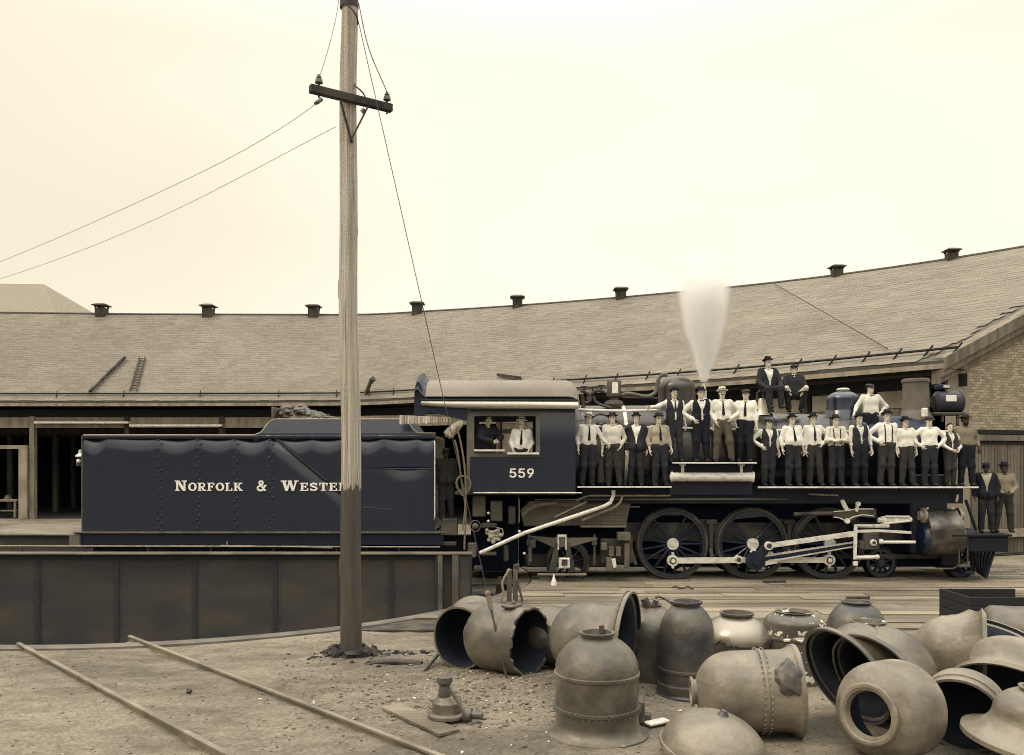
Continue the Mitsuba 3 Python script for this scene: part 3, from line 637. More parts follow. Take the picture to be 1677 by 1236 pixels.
# marker lamp on the rear corner
ml = thing('marker_lamp', 'small railway marker lamp on the rear corner of the tender', 'lamp')
lp = (LX(122), Y0 + .25, 0)
obj('body', lathe([(.001, LZ(763)), (.085, LZ(763)), (.09, LZ(760)), (.075, LZ(748)), (.001, LZ(748))], 16), 'grimy_iron', ml, to_world=T().translate(list(lp)))
obj('chimney', lathe([(.001, LZ(736)), (.03, LZ(736.5)), (.035, LZ(742)), (.11, LZ(746)), (.11, LZ(747.9)), (.001, LZ(747.9))], 16), 'pale_paint', ml, to_world=T().translate(list(lp)))
obj('lens', place(dome_cap(.05, 12, 4), mat4(frame_to((0, -1, 0)), [lp[0], lp[1] - .07, LZ(755)])), 'glass_white', ml)
obj('bracket', beam((lp[0] - .02, lp[1] + .02, LZ(762)), (tx0, lp[1] + .02, LZ(766)), .03, .03), 'grimy_iron', ml)
# coal
r = np.random.default_rng(21); lumps = []
ico = trimesh.creation.icosphere(subdivisions=1)
for k in range(420):
    u = r.random(); x = LX(447) + u * (LX(530) - LX(447)) + (r.random() - .5) * .1
    ht = .36 * (1 - max(0, (u - .25)) / .8) + .02
    yy = Y0 + .35 + r.random() * 2.0
    z = LZ(684) - .05 + ht * (r.random() ** .5) * (1 - .3 * abs((yy - YC) / 1.3) ** 2)
    s = .05 + .06 * r.random()
    v = ico.vertices * (s * (.7 + .5 * r.random((len(ico.vertices), 1)))) * np.array([1.2, 1, .8])
    lumps.append((v @ rotz(r.random() * 6).T + [x, yy, z], ico.faces))
base = trimesh.convex.convex_hull(np.array([[LX(447), Y0 + .2, LZ(684) - .2], [LX(447), Y0 + 2.4, LZ(684) - .2], [LX(447), Y0 + .5, LZ(672)], [LX(447), Y0 + 2.2, LZ(672)], [LX(455), Y0 + .9, LZ(664)], [LX(455), Y0 + 1.8, LZ(664)], [LX(535), Y0 + .2, LZ(688)], [LX(535), Y0 + 2.4, LZ(688)]]))
stuff('coal_heap', cat(lumps + [base]), 'coal', None, False, 'heap of broken coal showing above the raised board of the tender', 'coal')

# ------------------------------------------------------------------ the locomotive
lo = thing('locomotive', 'black steam locomotive number 559 with crew standing along its side', 'locomotive')
# cab
cx0, cx1, cz0, cz1 = LX(765), LX(942), LZ(806), LZ(668)
win = sg.box(LX(776), LZ(741), LX(877), LZ(681))
plate = sg.box(cx0, cz0, cx1, cz1).difference(win)
zc_ = np.r_[cz0, np.linspace(LZ(722), cz1, 15)]
def cab_plate(poly, y0, y1): return cat([ex_xz(poly.intersection(sg.box(cx0 - 1, a, cx1 + 1, b)), y0, y1) for a, b in zip(zc_[:-1], zc_[1:]) if poly.intersection(sg.box(cx0 - 1, a, cx1 + 1, b)).area > 1e-5])
cabm = cab_plate(plate, Y0, Y0 + .012)
def cab_lean(m): m.vertices[:, 1] += .085 * np.clip((m.vertices[:, 2] - LZ(722)) / (cz1 - LZ(722)), 0, 1) ** 2; return m
cab = obj('cab_side', cab_lean(cabm), 'loco_black', lo, False)
obj('cab_side', ex_xz(sg.box(cx0, cz0, cx1, cz1).difference(win), Y0 + 2.98, Y0 + 3.0), 'loco_black', lo, False)
yl_ = Y0 - .05
fr = sg.box(LX(766), LZ(747), LX(884), LZ(671)).difference(win.buffer(.0))
obj('window_frame', cab_lean(cab_plate(win.buffer(.10, join_style=2).difference(win), Y0 - .018, Y0 - .001)), 'grey_plate', cab, False)
obj('window_sill', cat([cbox(LX(776), LX(826), Y0 - .12, Y0 + .02, LZ(739), LZ(736), .005), cbox(LX(830), LX(882), Y0 - .12, Y0 + .02, LZ(744), LZ(741), .005)]), 'pale_paint', cab)
obj('corner_post', cab_lean(cab_plate(sg.box(LX(764), LZ(805), LX(769), LZ(669)), Y0 - .016, Y0 - .002)), 'grey_plate', cab, False)
obj('sill_strip', cbox(LX(775), LX(952), Y0 - .06, Y0 + .05, LZ(807.5), LZ(805.6), .006), 'pale_paint', cab)
obj('back_head', cat([cbox(cx1 - .5, cx1 - .02, Y0 + .35, Y0 + 2.65, cz0, cz1 - .1, .02)]), 'near_black', lo)
obj('cab_floor', cbox(cx0 - .3, cx1, Y0 + .03, Y0 + 2.97, cz0 - .06, cz0 + .02, .01), 'dark_timber', lo)
for a_, b__ in ((.10, .75), (2.2, 2.98)): obj('cab_front', cbox(cx1 - .012, cx1 - .002, Y0 + a_, Y0 + b__, cz0 + .02, cz1 - .01, .003), 'loco_black', lo)
numm = meshkit.text_mesh('559', .205, .004, bold=True); b_ = numm.bounds
nw = (LX(874) - LX(834)) / (b_[1][0] - b_[0][0])
nm_ = trimesh.Trimesh(np.stack([(numm.vertices[:, 0] - b_[0][0]) * nw + LX(834), Y0 - .003 - numm.vertices[:, 2], numm.vertices[:, 1] * 1.0 + LZ(781.5)], 1), numm.faces, process=False)
obj('number', cab_lean(nm_), 'letter_white', cab, False)
# roof: an arch, with a rolled eave and an up-swept rear end
def arch(n=24, drop=0.0, half=1.62, rise=.62):
    t = np.linspace(-1, 1, n); return np.stack([YC + half * t, LZ(668) + .16 + rise * np.sqrt(np.clip(1 - (t * .985) ** 2, 0, 1)) - drop], 1)
xs = list(np.linspace(LX(697), LX(930), 14)) + [LX(937), LX(942), LX(946), LX(948)]
dr_ = [0] * 14 + [.02, .06, .13, .22]
rows = [np.column_stack([np.full(24, x), *(arch(24, d).T)]) for x, d in zip(xs, dr_)]
roof_ = obj('cab_roof', strip(rows), 'cab_roof_grey', lo, True)
obj('roof_lining', strip([rw - [0, 0, .05] for rw in rows[:14]]), 'near_black', lo, True)
ez = LZ(668) + .16 + .62 * math.sqrt(1 - .985 ** 2)
ev_ = [(LX(690), LZ(664), LZ(656)), (LX(720), LZ(666.5), LZ(656)), (LX(765), LZ(669), LZ(656)), (LX(850), LZ(669.5), LZ(656)), (LX(946), LZ(670), LZ(656.5))]
evm = []
for y_, s in ((Y0 - .14, 1),):
    up_ = np.array([[a, y_ + .06, c] for a, b, c in ev_]); md = np.array([[a, y_ - .02, (b + c) / 2] for a, b, c in ev_]); dn_ = np.array([[a, y_ + .03, b] for a, b, c in ev_]); inn = np.array([[a, y_ + .22, b + .03] for a, b, c in ev_])
    evm = strip([up_, md, dn_, inn])
obj('eave', evm, 'bell_bronze', roof_, True)
obj('gutter', tube([(LX(690), Y0 - .10, LZ(655)), (LX(946), Y0 - .10, LZ(655.5))], .028, 6), 'dull_black', roof_)
tong = [(678, 690), (678, 650), (680, 632), (684, 625), (688, 628), (692, 640), (696, 652), (702, 657), (716, 663), (740, 668), (764, 671), (764, 689), (735, 682), (715, 677), (700, 676), (690, 684)]
obj('rear_apron', ex_xz([(LX(a), LZ(b)) for a, b in tong], Y0 - .05, Y0 + .03), 'dull_black', roof_, False)
ra = [np.column_stack([np.full(24, LX(x)), *(arch(24, -d).T)]) for x, d in ((697, 0), (692, .03), (687, .12), (684, .18), (680, .12), (679, -.05))]
obj('rear_hood', strip(ra), 'dull_black', roof_, True)
# boiler, smokebox
bz = 3.22
xf, xm, xs1, xe = LX(936), LX(1100), LX(1400), LX(1560)
prof = [(.9, xf), (1.12, xf + .02), (1.13, xm), (1.06, LX(1180)), (.93, LX(1290)), (.90, xs1), (.90, LX(1440)), (.865, LX(1442)), (.865, xe - .05), (.82, xe), (.55, xe + .06), (.001, xe + .08)]
def along(prof, n=44, zc=bz): return place(lathe([(r_, x_) for r_, x_ in prof], n), mat4(np.array([[0, 0, 1], [1, 0, 0], [0, 1.0, 0]]), [0, YC, zc]))
obj('boiler', along(prof[:7]), 'jacket_iron', lo, 25)
obj('smokebox', along(prof[6:]), 'dull_black', lo, 25)
for px, r_ in ((958, 1.13), (1030, 1.133), (1098, 1.135), (1180, 1.065), (1290, .938), (1360, .908), (1440, .905)):
    obj('boiler_band', along([(r_ - .01, LX(px) - .045), (r_ + .010, LX(px) - .04), (r_ + .010, LX(px) + .04), (r_ - .01, LX(px) + .045)]), 'bell_bronze' if px in (1030, 1180) else 'loco_black', lo, 25)
obj('smokebox_door', place(lathe([(.001, .14), (.3, .12), (.56, .03), (.58, 0), (.001, 0)], 32), mat4(np.array([[0, 0, 1], [1, 0, 0], [0, 1.0, 0]]), [xe + .07, YC, bz])), 'dull_black', lo)
ap = obj('air_pump', place(lathe([(.001, Z(690, Y0 + .3)), (.12, Z(691, Y0 + .3)), (.15, Z(694, Y0 + .3)), (.15, Z(735, Y0 + .3)), (.11, Z(738, Y0 + .3)), (.11, Z(748, Y0 + .3)), (.16, Z(751, Y0 + .3)), (.16, Z(790, Y0 + .3)), (.12, Z(794, Y0 + .3)), (.001, Z(794, Y0 + .3))], 28), mat4(np.eye(3), [X(984, Y0 + .55), Y0 + .55, 0])), 'jacket_iron', lo)
obj('flange', place(lathe([(.15, Z(741, Y0 + .3)), (.19, Z(740, Y0 + .3)), (.19, Z(737, Y0 + .3)), (.15, Z(736, Y0 + .3))], 28), mat4(np.eye(3), [X(984, Y0 + .55), Y0 + .55, 0])), 'grimy_iron', ap)
# boiler-top fittings
def upright(prof, x, y=YC, z=0, n=36): return place(lathe(prof, n), mat4(np.eye(3), [x, y, z]))
sx_ = X(1108, YC); rD = .47
zt, zb = Z(615, YC), bz + .95
obj('steam_dome', upright([(.001, zt)] + [(rD * math.sin(t), zt - .34 + .34 * math.cos(t)) for t in np.linspace(.12, math.pi / 2, 12)] + [(rD, zb + .28), (rD + .05, zb + .1), (rD + .18, zb - .15)], sx_), 'jacket_iron', lo, 40)
sx2 = X(1380, YC); r2 = .395; zt2 = Z(640, YC)
sd = obj('sand_dome', upright([(.001, zt2)] + [(r2 * math.sin(t), zt2 - .22 + .22 * math.cos(t)) for t in np.linspace(.3, math.pi / 2, 10)] + [(r2, bz + 1.02), (r2 + .03, bz + .98), (r2 + .12, bz + .75)], sx2), 'loco_black', lo, 40)
obj('cap', upright([(.001, zt2 + .075), (.12, zt2 + .07), (.16, zt2 + .045), (.16, zt2 + .02), (.13, zt2 - .0), (.13, zt2 - .03)], sx2), 'bell_bronze', sd)
obj('sand_pipe', tube(spline([(sx2 - .35, YC - .25, zt2 - .55), (sx2 - .5, YC - .6, bz + .75), (sx2 - .62, YC - .95, bz + .1), (sx2 - .7, YC - 1.0, bz - .6)], 24), .025, 6), 'grimy_iron', lo)
stx_ = X(1499, YC); zs_ = Z(621, YC)
obj('smokestack', upright([(.24, zs_ - .3), (.27, zs_ + .0), (.315, zs_ + .01), (.335, zs_ - .02), (.335, zs_ - .08), (.31, zs_ - .1), (.30, bz + 1.05), (.33, bz + .95), (.45, bz + .75)], stx_), 'grey_plate', lo, 40)
# safety valve and whistle, the source of the steam
svx = X(1152, YC)
sv = obj('safety_valve', upright([(.001, Z(628, YC)), (.045, Z(628, YC)), (.05, Z(634, YC)), (.075, Z(640, YC)), (.075, Z(652, YC)), (.11, Z(655, YC)), (.11, bz + 1.0), (.14, bz + .9)], svx, n=18), 'bell_bronze', lo)
# turret, pipes and the lighting dynamo in front of the cab
dx, dy_ = X(1005, YC - .2), YC - .2
dn = obj('dynamo', cat([upright([(.001, Z(622, dy_)), (.17, Z(623, dy_)), (.185, Z(626, dy_)), (.185, Z(649, dy_)), (.12, Z(652, dy_)), (.12, Z(655, dy_)), (.22, Z(657, dy_)), (.24, Z(662, dy_)), (.2, Z(668, dy_)), (.1, Z(672, dy_)), (.12, bz + .9)], dx, dy_, n=24)]), 'grey_plate', lo)
obj('white_panel', cbox(dx - .07, dx + .08, dy_ - .205, dy_ - .18, Z(645, dy_), Z(627.5, dy_), .008), 'glass_white', dn)
pipe = lambda pts, r, m='grimy_iron', n=30: obj('pipe', tube(spline([P(a, b, y) for a, b, y in pts], n) if len(pts) > 2 else [P(a, b, y) for a, b, y in pts], r, 8), m, lo)
Yt = YC - .35
pipe([(1018, 647, Yt), (1040, 646, Yt), (1064, 648, Yt), (1072, 643, Yt), (1076, 630, Yt), (1080, 617, Yt), (1092, 614, Yt)], .05, 'grey_plate')
pipe([(1018, 650, Yt), (1078, 652, Yt)], .03)
pipe([(950, 640, Yt), (958, 642, Yt), (966, 652, Yt), (958, 660, Yt)], .045)
pipe([(962, 655, Yt), (972, 642, Yt), (982, 640, Yt), (990, 643, Yt)], .04)
pipe([(972, 648, Yt - .1), (978, 660, Yt - .1), (988, 664, Yt - .1), (1000, 668, Yt - .1)], .035)
pipe([(952, 645, Yt), (955, 668, Yt), (953, 690, Yt - .3)], .05)
pipe([(945, 670, Yt - .6), (990, 672, Yt - .6), (1080, 671, Yt - .7)], .03, 'pale_paint')
pipe([(963, 692, Y0 + .35), (985, 678, Y0 + .4), (1010, 690, Y0 + .35), (1030, 700, Y0 + .3)], .03)
for px, py in ((956, 636), (984, 634), (970, 637)):
    p = P(px, py, Yt); obj('valve', cat([cyl(p - [0, 0, .1], p + [0, 0, .06], .022, n=8), tube([p + [.07 * math.cos(t), .07 * math.sin(t), .05] for t in np.linspace(0, 2 * math.pi, 17)], .012, 5)]), 'grimy_iron', lo)
hr = [P(a, b, Y0 + .42) for a, b in ((950, 697), (1100, 700), (1260, 704), (1400, 706), (1555, 706))]
obj('handrail', tube(hr, .022, 6), 'bright_steel', lo)
for a in range(970, 1560, 72):
    p = P(a, 697 + (a - 950) * .016, Y0 + .42); obj('handrail_post', cyl(p, p + [0, .22, -.02], .018, n=6), 'grimy_iron', lo)
# bell
bx, by = X(1247, YC - .25), YC - .25
bell = obj('bell', upright([(.001, Z(652, by)), (.07, Z(652.5, by)), (.10, Z(656, by)), (.125, Z(666, by)), (.165, Z(675, by)), (.205, Z(680, by)), (.19, Z(680.5, by)), (.12, Z(668, by)), (.001, Z(655, by))], bx, by, n=28), 'bell_bronze', lo, 40)
obj('yoke', cat([tube([P(1238, 690, by), P(1239, 660, by), P(1240, 644, by), P(1245, 638, by), P(1249, 640, by), P(1250, 652, by)], .028, 8), tube([P(1258, 690, by), P(1257, 662, by), P(1254, 648, by), P(1250, 640, by)], .028, 8)]), 'grimy_iron', bell)
obj('clapper', cat([cyl(P(1247, 668, by), P(1246, 682, by), .012, n=6), place(trimesh.creation.icosphere(1, .04), mat4(np.eye(3), P(1246, 683, by)))]), 'grimy_iron', bell)
obj('bell_stand', cat([cbox(bx - .28, bx + .28, by - .1, by + .1, bz + .94, bz + 1.02, .01)]), 'grimy_iron', lo)
# headlight
hx0, hx1, hy_, hz_ = X(1527, YC), X(1571, YC), YC, Z(658, YC)
hl = obj('headlight', place(lathe([(.001, hx0 - 0), (.16, hx0 + .005), (.21, hx0 + .05), (.265, hx0 + .09), (.275, hx0 + .12), (.275, hx1 - .06), (.295, hx1 - .05), (.295, hx1), (.25, hx1), (.22, hx1 - .1), (.001, hx1 - .22)], 32), mat4(np.array([[0, 0, 1], [1, 0, 0], [0, 1.0, 0]]), [0, hy_, hz_])), 'girder_dark', lo, 35)
obj('number_panel', cbox(X(1549, YC - .28), X(1566, YC - .28), YC - .293, YC - .262, Z(657, YC - .28), Z(647, YC - .28), .004), 'glass_white', hl)
obj('number_box', cbox(X(1533, YC), X(1552, YC), YC - .14, YC + .14, Z(637, YC), Z(630, YC), .015), 'dull_black', hl)
obj('plate', cbox(X(1540, YC), X(1550, YC), YC - .152, YC - .141, Z(635.5, YC), Z(631.5, YC), .003), 'pale_paint', hl)
obj('shelf', cat([cbox(hx0 - .1, hx1 + .02, hy_ - .3, hy_ + .3, hz_ - .34, hz_ - .275, .01), box(hx0 + .1, hx0 + .16, hy_ - .25, hy_ - .2, bz + .7, hz_ - .34), box(hx1 - .2, hx1 - .14, hy_ - .25, hy_ - .2, bz + .5, hz_ - .34)]), 'grimy_iron', hl)
k_ = obj('classification_lamp', cat([cbox(X(1513, YC - .5) - .06, X(1513, YC - .5) + .06, YC - .58, YC - .46, Z(683, YC - .5), Z(668, YC - .5), .02)]), 'pale_paint', lo)
# running boards
yb0, yb1 = Y0 - .05, YC - .9
for a, b, py in ((945, 1099, 796.4), (1240, 1600, 797), (1100, 1238, 757)):
    z = LZ(py); rb = obj('running_board', cbox(LX(a), LX(b), yb0, yb1, z - .035, z, .008), 'dull_black', lo)
    obj('edge_strip', cbox(LX(a), LX(b), yb0 - .015, yb0 + .02, z - .03, z + .006, .004), 'pale_paint', rb)
obj('running_board', cbox(LX(945), LX(1600), YC + .9, YC + 1.55, LZ(797) - .035, LZ(797), .008), 'dull_black', lo)
obj('valance', cbox(LX(1100), LX(1238), YC - 1.18, YC - 1.14, LZ(797) - .2, LZ(758) - .03, .004), 'dull_black', lo)
obj('side_skirt', cat([cbox(LX(955), LX(1595), YC - 1.0, YC - .97, LZ(826), LZ(797) - .036, .004)]), 'dull_black', lo)
# air reservoir
az, ay = LZ(781), Y0 + .16
ar = obj('air_reservoir', place(lathe([(.001, LX(1100) - .03), (.10, LX(1100)), (.115, LX(1101)), (.125, LX(1101.1)), (.125, LX(1103)), (.105, LX(1103.2)), (.105, LX(1234)), (.125, LX(1234.2)), (.125, LX(1236.6)), (.10, LX(1237)), (.001, LX(1237) + .03)], 24), mat4(np.array([[0, 0, 1], [1, 0, 0], [0, 1.0, 0]]), [0, ay, az])), 'pale_paint', lo)
for a in (1119.5, 1216.5):
    x = LX(a); obj('hanger', cat([tube([(x, ay + .115 * math.sin(t), az + .115 * math.cos(t)) for t in np.linspace(-2.6, 2.6, 24)], .016, 6), cbox(x - .035, x + .035, ay - .02, ay + .02, az + .1, LZ(760), .005), cbox(x - .07, x + .07, ay - .05, ay + .05, LZ(762.5), LZ(759.6), .005)]), 'pale_paint', ar)
# frames, firebox, ash pan
obj('main_frame', cat([cbox(LX(1030), LX(1580), YC - .56, YC - .50, .95, 1.42, .01), cbox(LX(1030), LX(1580), YC - .56, YC - .50, .52, .64, .01)] + [cbox(LX(a), LX(a + 14), YC - .565, YC - .49, .4, 1.5, .01) for a in (1160, 1290, 1420)]), 'grimy_iron', lo)
obj('engine_core', cat([cbox(LX(850), LX(1575), YC - .42, YC + .9, .30, bz - .5, .03), cbox(LX(768), LX(849), YC - .7, YC + .9, .22, cz0 - .07, .03)]), 'near_black', lo)  # bulk added to close the view through and keep the underside in shade
fb = obj('firebox', cat([ex_xz([(LX(858), LZ(864)), (LX(852), LZ(838)), (LX(868), LZ(822)), (LX(1038), LZ(822)), (LX(1030), LZ(862))], YC - .98, YC - .7)]), 'grey_plate', lo, False)
rv = [(LX(a), YC - .983, LZ(b)) for b in (855, 861) for a in np.arange(861, 1028, 4.2)] + [(LX(a + (3 if b % 2 else 0)), YC - .983, LZ(b)) for b in (840, 845, 850, 855) for a in np.arange(996, 1026, 6.5)]
stuff('rivets', rivets(rv, .022), 'grey_plate', fb, 30)
obj('mud_ring', cbox(LX(953), LX(1030), YC - 1.02, YC - .9, LZ(866), LZ(863), .004), 'pale_timber', fb)
pip2 = lambda pts, r, m: obj('pipe', tube([(LX(a), Y0 + dy, LZ(b)) for a, b, dy in pts], r, 8), m, lo)
pip2([(785, 906, .05), (858, 873, .05), (990, 829, .08), (1000, 823, .1), (1005, 812, .12), (1005, 803, .14)], .046, 'pale_paint')
pip2([(953, 853, .2), (1008, 831, .2), (1017, 823, .2), (1021, 812, .2)], .03, 'pale_timber')
pip2([(908, 848, .25), (962, 822, .25)], .022, 'pale_timber')
pip2([(856, 846, .25), (864, 836, .25), (876, 829, .25), (890, 826, .25), (912, 824, .25)], .045, 'grey_plate')
pip2([(945, 820, .22), (953, 816, .22), (966, 812, .22), (1100, 812, .22)], .02, 'pale_timber')
pip2([(875, 819, .3), (1295, 818, .3)], .018, 'grey_plate')
pip2([(912, 828, .3), (1050, 831, .3)], .016, 'grey_plate')
pip2([(850, 817, .1), (850, 856, .1)], .016, 'grey_plate')
# injectors and valves under the cab
def lump(a, b, w, h, dy=.1, m='grimy_iron', c=.02): return obj('bracket', cbox(LX(a - w / 2), LX(a + w / 2), Y0 + dy, Y0 + dy + .25, LZ(b + h / 2), LZ(b - h / 2), c), m, lo)
lump(783, 830, 22, 36, .35, 'grey_plate'); lump(812, 838, 20, 34, .3, 'grey_plate'); lump(838, 845, 12, 30, .3); lump(772, 902, 14, 24, .1, 'grey_plate'); lump(800, 862, 26, 8, .25)
lump(828, 908, 8, 26, .2); lump(872, 892, 10, 14, .2); lump(868, 910, 6, 24, .2, 'grey_plate'); lump(800, 909, 24, 5, .2, 'grey_plate'); lump(782, 932, 14, 8, .1)
p = P(778, 861, Y0 + .1)
obj('gauge', cat([place(trimesh.creation.icosphere(2, .075), mat4(np.eye(3), p)), tube([p + [.12 * math.cos(t), -.03, .13 * math.sin(t)] for t in np.linspace(0, 2 * math.pi, 25)], .012, 5)]), 'grey_plate', lo)
ij = []
r = np.random.default_rng(2)
for a, b, L_ in ((806, 871, 24), (808, 876, 18), (800, 873, 10), (812, 882, 14)): ij.append(cyl(P(a - L_ / 2, b, Y0 + .15), P(a + L_ / 2, b + 1, Y0 + .15), .045, n=12))
for a, b in ((797, 868), (800, 884), (807, 887), (815, 868), (820, 876), (803, 879), (811, 870)): ij.append(place(trimesh.creation.icosphere(1, .04 + .02 * r.random()), mat4(np.eye(3), P(a, b, Y0 + .1))))
ij.append(tube([P(a, b, Y0 + .08) for a, b in ((813, 864), (822, 866), (824, 874), (818, 877))], .014, 6))
obj('injector', cat(ij), 'steel_grey', lo)
for a, b in ((799, 840), (799, 853), (850, 870), (858, 906)): obj('valve', cat([place(trimesh.creation.icosphere(1, .035), mat4(np.eye(3), P(a, b, Y0 + .15)))]), 'bright_steel', lo)

# wheels
def wheel(name, x, zc, R, yface, nsp, a0, hubc=True, cw=None, tw=.075, tyre='grimy_iron'):
    w = thing_part = key_for(name, lo)
    Mw = mat4(np.array([[1, 0, 0], [0, 0, -1], [0, 1.0, 0]]), [x, yface, zc])      # local z points at the viewer
    o = lambda n_, m_, mat, s=30: obj(n_, place(m_, Mw), mat, w, s)
    o('tyre', lathe([(R - tw - .01, 0), (R - .055, .004), (R - .03, -.006), (R - .022, -.10), (R, -.118), (R, -.14), (R - tw - .01, -.14)], 64, True), tyre)
    o('rim', lathe([(R - tw - .085, -.02), (R - tw - .015, -.012), (R - tw - .015, -.12), (R - tw - .085, -.11)], 56, True), 'loco_black')
    rin, rh_ = R - tw - .07, .17 if R > .7 else .10
    for k in range(nsp):
        t = a0 + 2 * math.pi * k / nsp; c, s = math.cos(t), math.sin(t)
        if cw and abs((t - cw[0] + math.pi) % (2 * math.pi) - math.pi) < cw[1] * .85: continue
        d = np.array([c, s, 0]); e_ = np.array([-s, c, 0])
        V_ = [d * q_ + e_ * u * wd + np.array([0, 0, zz]) for q_, wd, f0, f1 in ((rh_ - .02, .034, .01, -.09), (rin + .02, .026, -.03, -.09)) for u, zz in ((-1, f1), (1, f1), (1, f0 - .02), (.35, f0), (-.35, f0), (-1, f0 - .02))]
        o('spoke', trimesh.convex.convex_hull(np.array(V_)), 'loco_black', False)
    if cw:
        ang = np.linspace(cw[0] - cw[1], cw[0] + cw[1], 24); ro = R - tw - .03
        cut = ro * math.cos(cw[1]) * 1.02
        ply_ = sg.Polygon([(ro * math.cos(t), ro * math.sin(t)) for t in ang])
        o('counterweight', trimesh.creation.extrude_polygon(ply_, .08, engine='earcut').apply_translation([0, 0, -.06]), 'loco_black', False)
    o('hub', lathe([(.001, .03), (rh_ * .9, .03), (rh_, .015), (rh_, -.1), (.001, -.1)], 32), 'loco_black')
    if hubc: o('hub_cover', lathe([(.001, .062), (.135, .06), (.145, .05), (.145, .028), (.001, .028)], 32), 'pale_paint')
    obj('tread_back', place(lathe([(R - tw - .01, -.13), (R, -.14), (R + .0, -.145), (R - tw, -.16)], 48), Mw), 'grimy_iron', w)
    return w
YW = YC - .79
wz = .91
WX = [X(1101, YW), X(1232, YW), X(1358, YW)]
cwa = math.radians(90)
for i, x in enumerate(WX):
    wheel('driving_wheel', x, wz, .90, YW, 17, .09 * i, cw=(cwa + (.1 if i == 1 else 0), .62 if i == 1 else .48))
for x in WX: obj('axle', cyl((x, YC - .80, wz), (x, YC + .86, wz), .11, n=16), 'grimy_iron', lo)
for x in WX: obj('far_wheel', place(lathe([(.9, .07), (.9, -.07), (.78, -.07), (.78, .07)], 40, True), mat4(rotx(math.pi / 2), [x, YC + .8, wz])), 'near_black', lo)
twx = X(930, YW + .05)
wheel('trailing_wheel', twx, Z(921, YW), .545, YW + .05, 10, .2, hubc=False, tw=.08)
for px in (1450, 1582): wheel('leading_wheel', X(px, YW), .42, .42, YW + .25, 10, .3, hubc=False, tw=.06, tyre='front_shade_iron')
# trailing truck
yt0 = Y0 + .30
PT = lambda l: [(X(a, yt0), Z(b, yt0)) for a, b in l]
tr = obj('equalizer', ex_xz(PT([(863, 877), (908, 881), (914, 877), (926, 877), (930, 881), (977, 880), (978, 883), (935, 895), (906, 896)]), yt0, yt0 + .09), 'grey_plate', lo, False)
obj('pedestal', cat([ex_xz(PT([(909, 889), (914, 889), (914, 915), (910, 935), (898, 937), (903, 915)]), yt0 - .01, yt0 + .12), ex_xz(PT([(926, 889), (932, 889), (938, 915), (942, 936), (932, 936), (927, 915)]), yt0 - .01, yt0 + .12)]), 'grimy_iron', lo, False)
obj('axle_box', cat([cbox(X(914.5, yt0), X(932.5, yt0), yt0 - .10, yt0 + .10, Z(930, yt0), Z(913, yt0), .02)]), 'pale_paint', lo)
obj('box_lid', cbox(X(919, yt0), X(928.5, yt0), yt0 - .125, yt0 - .101, Z(925, yt0), Z(915, yt0), .008), 'grimy_iron', lo)
obj('spring_buckle', cat([cbox(X(912.5, yt0), X(915, yt0), yt0 - .03, yt0 + .13, Z(900, yt0), Z(879, yt0), .005), cbox(X(925, yt0), X(927.5, yt0), yt0 - .03, yt0 + .13, Z(900, yt0), Z(879, yt0), .005), cbox(X(912.5, yt0), X(927.5, yt0), yt0 - .03, yt0 + .13, Z(879.5, yt0), Z(875.5, yt0), .01)]), 'pale_paint', lo)
obj('truck_bar', cbox(X(880, yt0), X(960, yt0), yt0 - .02, yt0 + .06, Z(942, yt0), Z(939, yt0), .006), 'pale_timber', lo)
for a in (866, 973): obj('spring_hanger', cat([cbox(X(a - 4, yt0), X(a + 4, yt0), yt0 - .03, yt0 + .1, Z(893, yt0), Z(884, yt0), .01), cyl(P(a, 875, yt0 + .03), P(a, 925, yt0 + .03), .03, n=8)]), 'grimy_iron', lo)
obj('truck_cradle', cat([cbox(X(860, yt0), X(1000, yt0), YC - .45, YC - .3, .3, .62, .02), cbox(X(985, yt0), X(1038, yt0), yt0 + .2, yt0 + .5, .45, 1.05, .03)]), 'grimy_iron', lo)
br = []
for a, b, w, h in ((991, 897, 10, 12), (1003, 905, 8, 16), (1015, 905, 8, 16), (1010, 932, 30, 8), (1029, 912, 8, 40), (1000, 926, 10, 22), (1024, 880, 22, 14)): br.append(cbox(LX(a - w / 2), LX(a + w / 2), Y0 + .25, Y0 + .45, LZ(b + h / 2), LZ(b - h / 2), .015))
obj('brake_rigging', cat(br), 'grey_plate', lo)
obj('brake_shoe', cat([ex_xz([(LX(1003), LZ(918)), (LX(1009), LZ(916)), (LX(1011), LZ(930)), (LX(1006), LZ(932))], Y0 + .2, Y0 + .32)]), 'pale_paint', lo, False)
for x in (WX[0] - .98, WX[1] - 1.0, WX[2] - .98):
    obj('brake_shoe', ex_xz([(x - .06, .78), (x + .01, .80), (x + .05, .62), (x + .13, .42), (x + .06, .38), (x - .02, .55)], YW + .01, YW + .12), 'grey_plate', lo, False)
for x in ((WX[0] + WX[1]) / 2, (WX[1] + WX[2]) / 2): obj('spring_hanger', cat([cbox(x - .05, x + .05, YW + .12, YW + .22, .55, 1.5, .01), cbox(x - .14, x + .14, YW + .1, YW + .24, 1.38, 1.5, .02)]), 'grimy_iron', lo)
